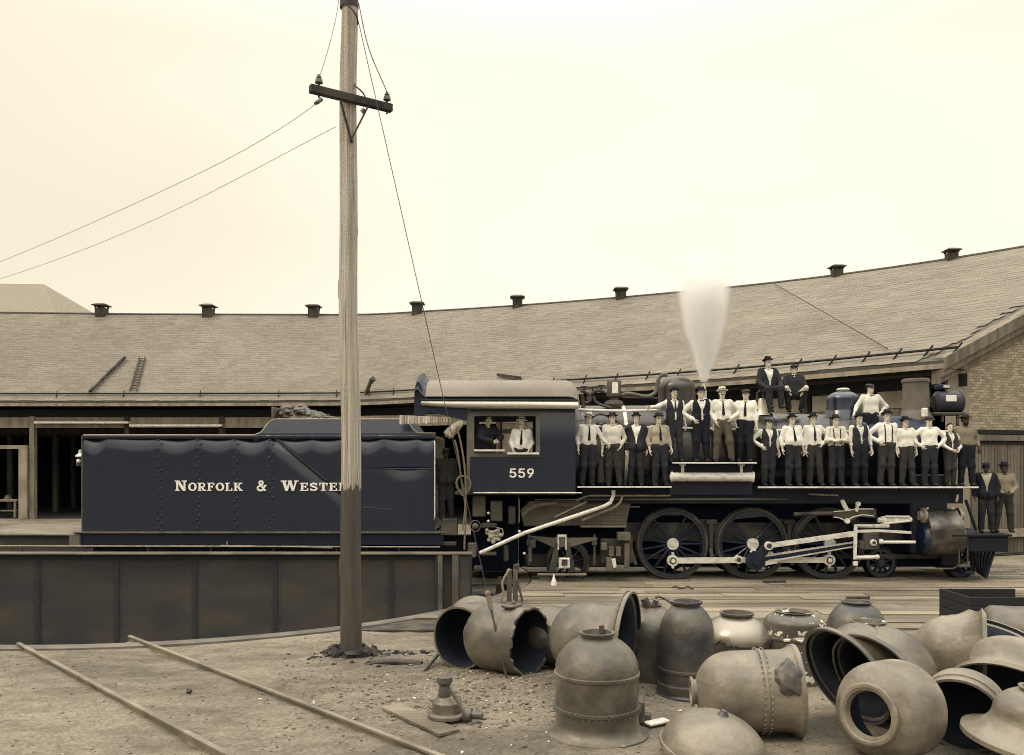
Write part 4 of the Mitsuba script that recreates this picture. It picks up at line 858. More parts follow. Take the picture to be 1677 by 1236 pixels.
# rods
YR = YW - .16
pin = [(X(1101.5, YR), Z(918, YR)), (X(1232, YR), Z(917, YR)), (X(1358, YR), Z(917, YR))]
def rod(name, a, b, h, y0, y1, mat='pale_paint', h1=None, flute=False):
    a, b = np.array(a), np.array(b); d = (b - a) / np.linalg.norm(b - a); n_ = np.array([-d[1], d[0]]); h1 = h1 or h
    sh = sg.Polygon([a + n_ * h / 2, b + n_ * h1 / 2, b - n_ * h1 / 2, a - n_ * h / 2])
    k = obj(name, ex_xz(sh, y0, y1), mat, lo, False)
    if flute:
        s0, s1 = a + (b - a) * .08, a + (b - a) * .94
        obj('flute', ex_xz(sg.Polygon([s0 + n_ * h * .26, s1 + n_ * h1 * .26, s1 - n_ * h1 * .26, s0 - n_ * h * .26]), y0 - .004, y0 + .001), 'dull_black', k, False)
    return k
def boss(p, r, y0, y1, mat='pale_paint', inner=None):
    m = [cyl((p[0], y1, p[1]), (p[0], y0, p[1]), r, n=28)]
    return m[0]
for a, b in ((0, 1), (1, 2)): rod('side_rod', pin[a], pin[b], .135, YR, YR + .07)
for p in (pin[0], pin[2]):
    k = obj('rod_end', cat([boss(p, .135, YR - .02, YR + .09), cbox(p[0] - .035, p[0] + .035, YR - .015, YR + .06, p[1] + .12, p[1] + .20, .01), cbox(p[0] - .03, p[0] + .03, YR - .015, YR + .06, p[1] - .19, p[1] - .12, .01)]), 'pale_paint', lo)
    obj('bushing', boss(p, .085, YR - .035, YR - .019), 'grimy_iron', k); obj('crank_pin', boss(p, .05, YR - .06, YR - .034), 'bright_steel', k)
k = obj('rod_end', cat([boss((pin[1][0] - .34, pin[1][1] + .01), .10, YR - .02, YR + .09)]), 'pale_paint', lo)
obj('knuckle_pin', boss((pin[1][0] - .34, pin[1][1] + .01), .055, YR - .04, YR - .019), 'grimy_iron', k)
YM = YR - .16
xh = (X(1424, YM), Z(887, YM)); p2 = (X(1237, YM), Z(918, YM))
mr = rod('main_rod', p2, xh, .19, YM, YM + .08, h1=.12, flute=True)
oct_ = sg.Polygon([(p2[0] + .24 * math.cos(t), p2[1] + .25 * math.sin(t)) for t in np.arange(8) * math.pi / 4 + .3])
obj('big_end', ex_xz(oct_, YM - .03, YM + .1), 'dull_black', mr, False)
obj('wedge', cat([ex_xz([(p2[0] + .2, p2[1] - .12), (p2[0] + .52, p2[1] - .06), (p2[0] + .52, p2[1] + .05), (p2[0] + .3, p2[1] + .02)], YM - .012, YM + .09), ex_xz([(p2[0] + .2, p2[1] + .1), (p2[0] + .42, p2[1] + .12), (p2[0] + .42, p2[1] + .21), (p2[0] + .22, p2[1] + .2)], YM - .012, YM + .09), ex_xz([(p2[0] - .12, p2[1] + .2), (p2[0] + .02, p2[1] + .2), (p2[0] - .01, p2[1] + .3), (p2[0] - .09, p2[1] + .3)], YM - .012, YM + .09)]), 'pale_paint', mr, False)
YE = YM - .16
ecc = (X(1259, YE), Z(893.6, YE)); lnk = (X(1396, YE), Z(874, YE))
obj('eccentric_crank', ex_xz(sg.LineString([p2, ecc]).buffer(.10), YE + .07, YE + .14), 'dull_black', lo, False)
er = rod('eccentric_rod', ecc, lnk, .115, YE, YE + .06)
obj('rod_eye', boss(ecc, .10, YE - .02, YE + .07), 'pale_paint', er); obj('pin', boss(ecc, .06, YE - .035, YE - .019), 'grimy_iron', er)
obj('fork', cat([ex_xz([(lnk[0] - .1, lnk[1] - .08), (lnk[0] + .05, lnk[1] - .05), (lnk[0] + .05, lnk[1] + .06), (lnk[0] - .1, lnk[1] + .05)], YE - .02, YE + .08)]), 'bright_steel', er, False)
YV = Y0 + .22
VX, VZ = lambda a: X(a, YV), lambda b: Z(b, YV)
def vbar(name, a, b, r_, m): return obj(name, cyl((VX(a[0]), YV, VZ(a[1])), (VX(b[0]), YV, VZ(b[1])), r_, n=12), m, lo)
obj('guide_bar', cat([ex_xz([(VX(1402), VZ(868)), (VX(1440), VZ(867)), (VX(1492), VZ(870)), (VX(1492), VZ(874)), (VX(1440), VZ(871)), (VX(1402), VZ(872))], YV, YV + .10)]), 'pale_paint', lo, False)
ch = obj('crosshead', cat([cbox(VX(1414), VX(1440), YV - .01, YV + .16, VZ(900), VZ(872), .02), cbox(VX(1408), VX(1414), YV - .03, YV + .15, VZ(898), VZ(886), .01)]), 'grimy_iron', lo)
obj('wrist_pin', cyl((xh[0], YV + .02, xh[1]), (xh[0], YV - .06, xh[1]), .075, n=20), 'bright_steel', ch); obj('nut', cyl((xh[0], YV - .05, xh[1]), (xh[0], YV - .10, xh[1]), .04, n=6), 'grimy_iron', ch)
obj('crosshead_arm', cat([cyl((VX(1398), YV, VZ(913)), (VX(1436), YV, VZ(912)), .045, n=14), place(trimesh.creation.icosphere(2, .06), mat4(np.eye(3), [VX(1436), YV, VZ(912)]))]), 'pale_paint', lo)
obj('piston_rod', cat([cyl((VX(1442), YV + .06, VZ(888)), (VX(1500), YV + .06, VZ(888)), .038, n=14), cyl((VX(1438), YV + .06, VZ(887)), (VX(1446), YV + .06, VZ(887)), .065, n=14)]), 'bright_steel', lo)
obj('combination_lever', ex_xz([(VX(1397.5), VZ(858)), (VX(1402), VZ(858)), (VX(1401), VZ(915)), (VX(1396), VZ(915))], YV - .06, YV - .015), 'pale_paint', lo, False)
obj('lever_foot', cbox(VX(1397), VX(1403), YV - .06, YV + .04, VZ(926), VZ(919), .01), 'bright_steel', lo)
obj('valve_rod', cat([cyl((VX(1404), YV + .04, VZ(861)), (VX(1430), YV + .04, VZ(861.5)), .04, n=12), cyl((VX(1432), YV + .04, VZ(861.5)), (VX(1456), YV + .04, VZ(861)), .048, n=12)]), 'pale_paint', lo)
obj('valve_gland', cat([cyl((VX(1440), YV + .1, VZ(852)), (VX(1495), YV + .1, VZ(851)), .06, n=14), cyl((VX(1446), YV + .1, VZ(852)), (VX(1452), YV + .1, VZ(852)), .10, n=14), cyl((VX(1466), YV + .1, VZ(852)), (VX(1470), YV + .1, VZ(852)), .085, n=14), cyl((VX(1450), YV + .02, VZ(845.5)), (VX(1490), YV + .02, VZ(846)), .024, n=8), cyl((VX(1448), YV + .02, VZ(857)), (VX(1490), YV + .02, VZ(853)), .026, n=8)]), 'bright_steel', lo)
lk = obj('link_bracket', ex_xz([(VX(1366), VZ(838)), (VX(1392), VZ(835)), (VX(1437), VZ(833)), (VX(1437), VZ(849)), (VX(1410), VZ(846)), (VX(1388), VZ(856)), (VX(1380), VZ(850)), (VX(1366), VZ(846))], YV + .08, YV + .14), 'grimy_iron', lo, False)
obj('link_edge', cat([tube([(VX(a), YV + .07, VZ(b)) for a, b in l], .014, 6) for l in (((1366, 838), (1392, 836), (1402, 833.5), (1432, 833.5)), ((1388, 852), (1400, 846), (1414, 843), (1432, 845)), ((1366, 847), (1376, 848), (1386, 853)))]), 'bright_steel', lk)
obj('reverse_arm', cat([beam((VX(1386), YV + .1, VZ(833)), (VX(1403), YV + .1, VZ(836)), .03, .03), beam((VX(1386), YV + .1, VZ(834)), (VX(1387), YV + .1, VZ(853)), .03, .03), ex_xz(sg.LineString([(VX(1380), VZ(821)), (VX(1386), VZ(833))]).buffer(.045), YV, YV + .06), cyl((VX(1405), YV + .05, VZ(825)), (VX(1405), YV - .03, VZ(825)), .055, n=16), ex_xz(sg.LineString([(VX(1405), VZ(825)), (VX(1403), VZ(836))]).buffer(.03), YV, YV + .06), cyl((VX(1387), YV + .05, VZ(853)), (VX(1387), YV - .03, VZ(853)), .06, n=16)]), 'bright_steel', lo, False)
vbar('reach_rod', (1324, 809), (1372, 811), .02, 'pale_timber'); vbar('reach_rod', (1300, 842), (1362, 840), .05, 'grimy_iron')
# cylinder and valve chest, saddle
yc_ = Y0 + .42
cs = obj('cylinder', place(trimesh.creation.extrude_polygon(unary_union([sg.Point(0.05, Z(846, yc_)).buffer(.20, 24), sg.Point(0.0, Z(868, yc_)).buffer(.36, 24), sg.Point(0.02, Z(884, yc_)).buffer(.385, 24)]).convex_hull, X(1567, yc_) - X(1513, yc_), engine='earcut'), mat4(np.array([[0, 0, 1], [1, 0, 0], [0, 1.0, 0]]), [X(1513, yc_), yc_, 0])), 'polished_jacket', lo, 40)
ax = np.array([[0, 0, 1], [1, 0, 0], [0, 1.0, 0]])
for (x_, s) in ((X(1513, yc_), -1), (X(1567, yc_), 1)):
    obj('valve_head', place(lathe([(.001, s * .14), (.11, s * .135), (.12, s * .06), (.19, s * .05), (.19, -s * .005)], 28), mat4(ax, [x_, yc_, Z(844, yc_)])), 'steel_grey', cs)
    obj('cylinder_head', place(lathe([(.001, s * .16), (.30, s * .13), (.345, s * .10), (.39, s * .05), (.39, -s * .005)], 36), mat4(ax, [x_, yc_ + .02, Z(882, yc_)])), 'loco_black', cs)
for a in (1518, 1560): obj('oil_cup', cyl((X(a, yc_), yc_, Z(835, yc_)), (X(a, yc_), yc_, Z(830.5, yc_)), .03, n=10), 'bright_steel', cs)
obj('drain_pipe', tube([P(1496, 931, Y0 + .2), P(1560, 931, Y0 + .2), P(1588, 920, Y0 + .2)], .02, 6), 'grey_plate', lo)
obj('saddle', cbox(LX(1508), LX(1570), YC - 1.0, YC + 1.0, .7, bz - .6, .04), 'dull_black', lo)
# front end
obj('pilot_beam', cbox(LX(1590), LX(1656), Y0 + .1, Y0 + 2.9, .78, 1.14, .02), 'front_shade_iron', lo)
obj('front_platform', cbox(LX(1560), LX(1660), Y0 + .05, Y0 + 2.9, 1.142, 1.20, .01), 'front_shade_iron', lo)
obj('smokebox_brace', tube([P(1581, 818, Y0 + .45), P(1598, 868, Y0 + .45)], .035, 8), 'dull_black', lo)
obj('front_flag', cat([ex_xz([(LX(1579), LZ(822)), (LX(1581), LZ(811)), (LX(1584), LZ(810)), (LX(1584), LZ(817)), (LX(1582), LZ(823))], Y0 + .4, Y0 + .42)]), 'pale_paint', lo, False)
pl = obj('pilot', cbox(LX(1588), LX(1606), Y0 + .25, Y0 + 2.75, .22, .30, .02), 'dull_black', lo)
for k in range(14): obj('slat', beam((LX(1640), Y0 + .32 + .18 * k, .77), (LX(1625) + .45 * (1 - abs(k - 6.5) / 7), Y0 + .36 + .17 * k, .12), .06, .05), 'dull_black', pl)
obj('frame_end', cbox(LX(1570), LX(1600), YC - .7, YC + .7, .35, 1.2, .03), 'dull_black', lo)
obj('coupler', cat([cbox(LX(1656), LX(1676), YC - .12, YC + .12, .78, .98, .03), cbox(LX(1672), LX(1684), YC - .2, YC + .16, .72, 1.04, .04)]), 'grimy_iron', lo)
obj('buffer_step', cat([cbox(LX(1572), LX(1590), Y0 + .02, Y0 + .2, .42, .47, .01), cyl((LX(1574), Y0 + .1, .47), (LX(1574), Y0 + .1, 1.2), .018, n=6), cyl((LX(1588), Y0 + .1, .47), (LX(1588), Y0 + .1, 1.2), .018, n=6)]), 'grimy_iron', lo)
# gangway between tender and cab: canvas, curtain, hoses
cu = []
for k in range(20):
    a = 656 + k * 4.2; cu.append(cyl(P(a, 694.5 - .15 * k + .5 * math.sin(k * 2.1), Y0 - .12 + .03 * math.sin(k * 1.7)), P(a, 680 + .5 * k * .35, Y0 - .12), .028, n=7))
cu = cat(cu); k_ = obj('cab_curtain', cat([cu, ex_xz([(LX(655), LZ(694)), (LX(655), LZ(680)), (LX(738), LZ(684)), (LX(738), LZ(691))], Y0 - .12, Y0 - .10)]), 'canvas'); tag(k_, 'pale pleated canvas curtain hanging under the rear overhang of the cab roof', 'curtain')
v_, f_ = [], []
rl_ = trimesh.creation.icosphere(3)
sp_ = spline([P(733, 716, Y0 + .02), P(741, 704, Y0 - .02), P(748, 698, Y0 - .02), P(756, 688, Y0 + .02)], 20)
rad = np.interp(np.linspace(0, 1, 20), [0, .15, .5, .9, 1], [.07, .13, .12, .07, .02])
cm = tube(sp_, rad, 14); cm.vertices += (meshkit.noise(cm.vertices * 14)[:, None] - .5) * .05
k_ = obj('canvas_bundle', cm, 'canvas', None, True); tag(k_, 'rolled canvas bundle tied up at the rear corner of the cab', 'canvas bundle')
for i_, pts in enumerate((((744, 720), (752, 760), (756, 792), (762, 830), (762, 860), (760, 900)), ((757, 812), (750, 800), (747, 790), (752, 781), (762, 780), (770, 790), (768, 800), (762, 812)), ((748, 700), (757, 740), (757, 868)))):
    k_ = obj('hanging_hose', tube(spline([P(a, b, Y0 - .08 - .03 * i_) for a, b in pts], 50), .022, 7), 'rope'); tag(k_, ('long slack hose hanging down behind the cab corner', 'looped hose coiled at the cab corner below the window', 'straight hose hanging beside the gangway next to the cab')[i_], 'hose')
# steam
plume = None
# ------------------------------------------------------------------ people
def surface_nets(f, lo, hi, h):
    """The surface f(p) = 0 inside the box lo..hi as a quad mesh."""
    ax = [np.arange(a, b + h, h) for a, b in zip(lo, hi)]
    g = np.stack(np.meshgrid(*ax, indexing='ij'), -1)
    d = f(g); d[0] = d[-1] = 1; d[:, 0] = d[:, -1] = 1; d[:, :, 0] = d[:, :, -1] = 1
    s = d < 0; n = [k - 1 for k in d.shape]
    cs = [d[i:i + n[0], j:j + n[1], k:k + n[2]] for i in (0, 1) for j in (0, 1) for k in (0, 1)]
    off = [(i, j, k) for i in (0, 1) for j in (0, 1) for k in (0, 1)]
    cnt = sum((c < 0).astype(int) for c in cs); act = (cnt > 0) & (cnt < 8)
    P_ = np.zeros((*n, 3)); W_ = np.zeros(n)
    for a in range(8):
        for b in range(a + 1, 8):
            if sum(abs(u - v) for u, v in zip(off[a], off[b])) != 1: continue
            m = (cs[a] < 0) != (cs[b] < 0); t = np.where(m, cs[a] / np.where(m, cs[a] - cs[b], 1), 0)[..., None]
            P_ += m[..., None] * (np.array(off[a]) * (1 - t) + np.array(off[b]) * t); W_ += m
    idm = -np.ones(n, int); idm[act] = np.arange(act.sum())
    v = (np.argwhere(act) + P_[act] / W_[act][:, None]) * h + np.array(lo)
    q = []
    for axis in range(3):
        u, w = [(1, 2), (2, 0), (0, 1)][axis]
        A = np.moveaxis(s, (axis, u, w), (0, 1, 2)); I = np.moveaxis(idm, (axis, u, w), (0, 1, 2))
        a0, a1 = A[:-1, 1:-1, 1:-1], A[1:, 1:-1, 1:-1]
        i4 = [I[:, :-1, :-1], I[:, 1:, :-1], I[:, 1:, 1:], I[:, :-1, 1:]]
        for m, o in ((a0 & ~a1, (0, 1, 2, 3)), (~a0 & a1, (3, 2, 1, 0))):
            q.append(np.stack([i4[k][m] for k in o], -1))
    q = np.vstack(q); q = q[(q >= 0).all(1)]
    return trimesh.Trimesh(v, np.vstack([q[:, [0, 1, 2]], q[:, [0, 2, 3]]]), process=False)
def cap(p, a, b, ra, rb=None):
    a, b = np.asarray(a, float), np.asarray(b, float); rb = ra if rb is None else rb; ba = b - a
    t = np.clip(((p - a) @ ba) / (ba @ ba), 0, 1)
    return np.linalg.norm(p - a - t[..., None] * ba, axis=-1) - (ra + (rb - ra) * t)
def smin(ds, k):
    r = ds[0]
    for d in ds[1:]:
        h = np.clip(.5 + .5 * (d - r) / k, 0, 1); r = d * (1 - h) + r * h - k * h * (1 - h)
    return r
def ell(p, c, r):
    q = (p - np.array(c)) / np.array(r); return (np.linalg.norm(q, axis=-1) - 1) * min(r)

# a head (chin at z = -.115, crown at z = .115), looking along -y
def head_sdf(p):
    d = smin([ell(p, (0, .012, .03), (.074, .094, .088)), ell(p, (0, -.022, -.055), (.052, .062, .062))], .035)
    d = smin([d, cap(p, (0, -.075, .012), (0, -.104, -.024), .008, .014)], .012)             # nose
    d = smin([d, cap(p, (-.035, -.066, .024), (.035, -.066, .024), .014)], .015)              # brow
    d = smin([d, cap(p, (-.014, -.078, -.062), (.014, -.078, -.062), .010)], .010)            # lips
    d = smin([d, ell(p, (0, -.068, -.098), (.026, .02, .018))], .015)                         # chin
    for s in (-1, 1):
        d = np.maximum(d, -ell(p, (s * .031, -.088, .004), (.018, .016, .012)))               # eye sockets
        d = smin([d, ell(p, (s * .077, .018, -.005), (.012, .020, .032))], .006)              # ears
    d = np.maximum(d, -cap(p, (-.022, -.094, -.063), (.022, -.094, -.063), .0035))            # mouth line
    return smin([d, cap(p, (0, .02, -.06), (0, .03, -.19), .052, .058)], .03)
HEAD = surface_nets(head_sdf, (-.11, -.14, -.20), (.11, .13, .14), .0078)
HAIR = surface_nets(lambda p: np.maximum(np.maximum(head_sdf(p) - .009, -(p[..., 2] - (-.05))), np.maximum(-.02 - p[..., 1] + .55 * np.maximum(.045 - p[..., 2], -.2), p[..., 2] - .10 + .0 * p[..., 0])), (-.12, -.14, -.1), (.12, .14, .13), .011)
HAIRTOP = surface_nets(lambda p: np.maximum(head_sdf(p) - .013, -(p[..., 2] - .035 - .9 * (-.02 - p[..., 1]))), (-.12, -.14, -.1), (.12, .14, .15), .011)
EYES = cat([place(trimesh.creation.icosphere(2, .012), mat4(np.eye(3), (s * .031, -.073, .003))) for s in (-1, 1)])
MOUSTACHE = cat([place(trimesh.creation.icosphere(2, 1.0), mat4(roty(s * .35) @ np.diag([.022, .010, .008]), (s * .016, -.092, -.044))) for s in (-1, 1)])
BEARD = surface_nets(lambda p: np.maximum(np.maximum(head_sdf(p) - .008, p[..., 2] + .05 + .0 * p[..., 1]), p[..., 1] - .0), (-.1, -.14, -.14), (.1, .1, 0), .010)
def hat_mesh(kind):
    if kind == 'bowler': return lathe([(.001, .105), (.04, .103), (.07, .088), (.085, .055), (.089, .012), (.095, .004), (.125, .004), (.136, .016), (.132, .018), (.121, .010), (.09, .010)], 24)
    if kind == 'boater': return lathe([(.001, .085), (.086, .084), (.089, .078), (.088, .006), (.148, .004), (.149, -.003), (.088, -.003)], 28)
    if kind == 'fedora':
        m = lathe([(.001, .088), (.035, .095), (.062, .104), (.078, .092), (.088, .05), (.093, .008), (.142, -.004), (.148, .004), (.142, .006), (.094, .014)], 28)
        v = m.vertices; v[:, 2] -= .022 * np.exp(-(v[:, 0] / .03) ** 2) * (v[:, 2] > .06); v[:, 2] += .10 * v[:, 0] ** 2 / .15; return m
    if kind == 'cap':
        crown = lathe([(.001, .062), (.05, .058), (.098, .040), (.112, .024), (.108, .010), (.088, .0), (.085, -.012)], 24); crown.vertices[:, 2] += crown.vertices[:, 1] * .16
        a = np.linspace(-1.15, 1.15, 14); r0 = np.stack([.086 * np.sin(a), -.086 * np.cos(a), 0 * a - .010], 1); r1 = np.stack([.10 * np.sin(a), -(.086 * np.cos(a) + .058 * np.cos(a * 1.3).clip(0)), -.022 - .01 * np.abs(a)], 1)
        return cat([crown, strip([r0, r1, r1 - [0, 0, .004], r0 - [0, 0, .006]])])
HATS = {k: hat_mesh(k) for k in ('bowler', 'boater', 'fedora', 'cap')}
BAND = lathe([(.0905, .004), (.0915, .005), (.0912, .036), (.090, .037)], 24)
# a hand: wrist at the origin, fingers along -z, palm facing +x
def hull_spheres(pts):
    ico = trimesh.creation.icosphere(1).vertices
    return trimesh.convex.convex_hull(np.vstack([ico * r + np.array(c) for c, r in pts]))
def hand_mesh(curl, s):
    parts = [hull_spheres([((0, 0, 0), .024), ((0, -.030, -.075), .015), ((0, .028, -.072), .014), ((.004, .02, -.02), .02)])]
    for i, (y, L) in enumerate(((-.032, .068), (-.011, .078), (.010, .072), (.029, .056))):
        p = np.array([0, y, -.078]); ang = 0
        for k, f in enumerate((.45, .32, .23)):
            ang += curl * (.5, .8, .6)[k] + .06 * i
            q = p + L * f * np.array([math.sin(ang), .05 * (i - 1.5), -math.cos(ang)]); parts.append(hull_spheres([(p, .0105 - .001 * k), (q, .0098 - .001 * k)])); p = q
    p = np.array([.006, -.026, -.022])
    for L, d in ((.040, (.45, -.62, -.65)), (.030, (.5, -.2, -.84))):
        d = np.array(d) / np.linalg.norm(d); q = p + d * L; parts.append(hull_spheres([(p, .0125), (q, .0105)])); p = q
    m = cat(parts)
    if s < 0: m.vertices[:, 0] *= -1; m.faces = m.faces[:, ::-1]
    return m
HANDS = {(c, s): hand_mesh(c, s) for c in (.25, .9) for s in (-1, 1)}

ARMS = {'down': ((.245, .03, 1.14), (.255, -.04, .90)), 'akimbo': ((.43, .05, 1.19), (.205, -.07, 1.02)), 'hip': ((.40, .10, 1.17), (.19, .02, 1.00)), 'behind': ((.29, .12, 1.15), (.13, .19, .99)),
        'crossed': ((.25, -.08, 1.15), (-.06, -.22, 1.17)), 'crossed_low': ((.25, -.08, 1.13), (-.08, -.20, 1.12)), 'pocket': ((.30, .07, 1.15), (.205, -.05, .95)), 'rail': ((.33, -.02, 1.17), (.44, -.12, 1.05)), 'reach': ((.36, .02, 1.20), (.50, -.10, 1.02)),
        'shoulder': ((.40, -.02, 1.34), (.58, -.06, 1.30)), 'sill': ((.27, .02, 1.16), (.20, -.14, .98)), 'knee': ((.28, -.06, 1.13), (.20, -.27, 1.00)), 'lean': ((.30, -.12, 1.20), (.08, -.32, 1.10)), 'front': ((.27, -.04, 1.14), (.10, -.20, 1.0))}
POSES = {'stand': dict(hip=0, k=(.105, -.01, .50), f=(.125, .03, .085)), 'apart': dict(hip=0, k=(.14, -.01, .50), f=(.175, .03, .085)), 'close': dict(hip=0, k=(.09, -.01, .5), f=(.095, .03, .085)),
         'sit': dict(hip=-.44, k=(.15, -.38, .52), f=(.14, -.36, .10)), 'squat': dict(hip=-.50, k=(.24, -.36, .62), f=(.15, -.12, .085))}
PERSONS = []
def person(spot, label, turn=0.0, h=1.0, arms=('down', 'down'), legs='stand', hat='fedora', hatc='cloth_charcoal', band=None, shirt='shirt_white', vest=None, coat=None, tie=None, braces=False, trousers='cloth_charcoal', skin='skin',
           face=None, look=0.0, tilt=0.0, belly=0.0, lean=0.0, step=0.0, beard=False, group=None, rolled=False):
    seed = len(PERSONS) + 1
    rnd = np.random.default_rng(seed)
    me = thing('person', label, 'person', group); PERSONS.append(me)
    turn += (rnd.random() - .5) * .30; look += (rnd.random() - .5) * .25; step += .35 * rnd.random()
    TW = T().translate([float(c) for c in spot]).rotate([0, 1, 0], (rnd.random() - .5) * 3.2).rotate([0, 0, 1], math.degrees(turn)).scale([h * (.96 + .10 * rnd.random()), h, h])
    if shirt == 'shirt_white': shirt = ('shirt_white', 'shirt_linen', 'shirt_white', 'shirt_worn')[(seed * 7) % 4]
    ps = POSES[legs]; dz = ps['hip']; sd = np.array([0, 0, dz]); up = lambda c: np.array(c, float) + sd + np.array([0, lean * (c[2] - .95), 0])
    hips = [np.array((s * .09, .0, .93 + dz)) for s in (-1, 1)]
    ks = [np.array((s * ps['k'][0], ps['k'][1], ps['k'][2])) for s in (-1, 1)]; fs = [np.array((s * ps['f'][0], ps['f'][1], ps['f'][2])) for s in (-1, 1)]
    ks[1] = ks[1] + [0, -.05 * step, 0]; fs[1] = fs[1] + [.04 * step, -.07 * step, 0]
    sh = [up((s * .182, .012, 1.425)) for s in (-1, 1)]
    el, wr = [], []
    for s, a in zip((-1, 1), arms):
        e, w = ARMS[a]; j = (rnd.random(3) - .5) * (.07 if a in ('down', 'behind', 'pocket') else .03)
        el.append(up((s * e[0], e[1], e[2])) + j); wr.append(up((s * w[0], w[1], w[2])) + j * .6 + (rnd.random(3) - .5) * .03)
    TORSO = [(up((-.075, 0, 1.0)), up((.075, 0, 1.0)), .113), (up((-.06, -.01 - belly, 1.12)), up((.06, -.01 - belly, 1.12)), .108 + belly), (up((-.085, 0, 1.30)), up((.085, 0, 1.30)), .115), (up((-.15, .02, 1.405)), up((.15, .02, 1.405)), .066)]
    def squash(p):
        q = p.copy(); q[..., 1] = p[..., 1] / .74; return q
    def torso(p, g=0.0):
        q = squash(p); t = []
        for a, b, r_ in TORSO:
            a, b = a.copy(), b.copy(); a[1] /= .74; b[1] /= .74; t.append(cap(q, a, b, r_ + g))
        return smin(t, .09) * .8
    def arm(p, g=0.0, to=1.0):
        ds = []
        for k in (0, 1):
            ds += [cap(p, sh[k], el[k], .049 + g, .042 + g), cap(p, el[k], el[k] + (wr[k] - el[k]) * to, .043 + g, .029 + g * .9)]
        return ds
    def legs_(p, g=0.0):
        return [cap(p, hips[k], ks[k], .088 + g, .058 + g * 1.15) for k in (0, 1)] + [cap(p, ks[k], fs[k], .056 + g * 1.15, .038 + g * 1.6) for k in (0, 1)]
    wrinkle = lambda p, a, f, sdx: (meshkit.noise(p * np.array([f, f, f * .55]), sdx) - .5) * a
    hgt = 1.50 + dz
    # body
    nb = up((0, .02, 1.46)); nt = up((0, .012, 1.545))
    body = surface_nets(lambda p: smin([torso(p)] + arm(p) + legs_(p) + [cap(p, nb, nt, .056, .052)], .035), (-.75, -.55, .02), (.75, .40, hgt + .08), .021)
    hc = up((0, -.005, 1.635)); Rh = rotz(look) @ rotx(tilt)
    bits = [body, place(HEAD, mat4(Rh, hc))]
    for k, s in ((0, -1), (1, 1)):
        d = wr[k] - el[k]; d /= np.linalg.norm(d)
        inward = np.array([-s, -.35, 0.0]); inward -= d * (inward @ d); inward /= np.linalg.norm(inward)
        R = np.stack([inward * 1.0, np.cross(-d, inward), -d], 1)
        if arms[k] in ('akimbo', 'hip'):
            d2 = d * .6 + np.array([-s * .2, -.25, -.75]); d2 /= np.linalg.norm(d2); inw = np.array([-s, .4, .2]); inw -= d2 * (inw @ d2); inw /= np.linalg.norm(inw); R = np.stack([inw, np.cross(-d2, inw), -d2], 1)
        hm = HANDS[(.9 if arms[k] in ('akimbo', 'hip', 'sill', 'rail', 'reach', 'shoulder') else .25, 1)]
        bits.append(place(hm, mat4(R, wr[k] + d * .012)))
    put = lambda n_, m_, mat, s_=True, par=None: obj(n_, m_, mat, par or me, s_, TW)
    put('body', cat(bits), skin)
    put('eyes', place(EYES, mat4(Rh, hc)), 'hair')
    if hat is None: put('hair', place(HAIRTOP, mat4(Rh, hc)), 'hair')
    else: put('hair', place(HAIR, mat4(Rh, hc)), 'hair')
    if face == 'moustache': put('moustache', place(MOUSTACHE, mat4(Rh, hc)), 'hair')
    if beard: put('beard', place(BEARD, mat4(Rh, hc)), 'hair')
    if hat:
        Mh = mat4(Rh @ rotx(-.10 if hat != 'cap' else .02) @ np.diag([.92, 1.06, 1]), hc + Rh @ np.array([0, .008, .062]))
        hk = put('hat', place(HATS[hat], Mh), hatc, 35)
        if hat in ('boater', 'fedora'): put('hat_band', place(BAND, Mh), band or 'cloth_black', True, hk)
    # clothes
    def trousers_sdf(p):
        d = smin(legs_(p, .021) + [np.maximum(torso(p, .012), p[..., 2] - (1.035 + dz))], .05)
        return np.maximum(np.maximum(d + wrinkle(p, .022, 13, seed), p[..., 2] - (1.045 + dz)), .075 - p[..., 2])
    tk = put('trousers', surface_nets(trousers_sdf, (-.40, -.56, .04), (.40, .32, 1.09 + dz), .0165), trousers)
    for k in (0, 1):
        a = fs[k]
        put('shoe', surface_nets(lambda p: np.maximum(smin([cap(p, a + [0, .02, -.035], a + [0, -.06, -.04], .045, .045), ell(p, a + [0, -.125, -.05], (.045, .085, .036)), cap(p, a + [0, .01, 0], a + [0, .02, .05], .042)], .03), (a[2] - .085) - p[..., 2]), (a[0] - .1, a[1] - .27, a[2] - .12), (a[0] + .1, a[1] + .12, a[2] + .1), .014), 'leather')
    neck = lambda p: cap(p, nb + [0, -.01, .0], nt + [0, -.01, .06], .056)
    sleeve_to = .62 if rolled else .97
    shirt_sdf0 = lambda p: np.maximum(np.maximum(smin([torso(p, .014)] + arm(p, .013, sleeve_to), .035) + wrinkle(p, .020, 15, seed + 9), -neck(p)), (.985 + dz) - p[..., 2])
    shirt_m = surface_nets(shirt_sdf0, (-.72, -.46, .95 + dz - (.1 if legs in ('sit', 'squat') else 0)), (.72, .36, hgt + .04), .0165)
    put('shirt', shirt_m, shirt)
    collar = tube([nb + [.062 * math.sin(t), -.062 * math.cos(t) - .004, .022 + .012 * math.cos(t) * -1] for t in np.linspace(.25, 2 * math.pi - .25, 22)], .013, 6)
    put('collar', collar, shirt)
    top_sdf = shirt_sdf0
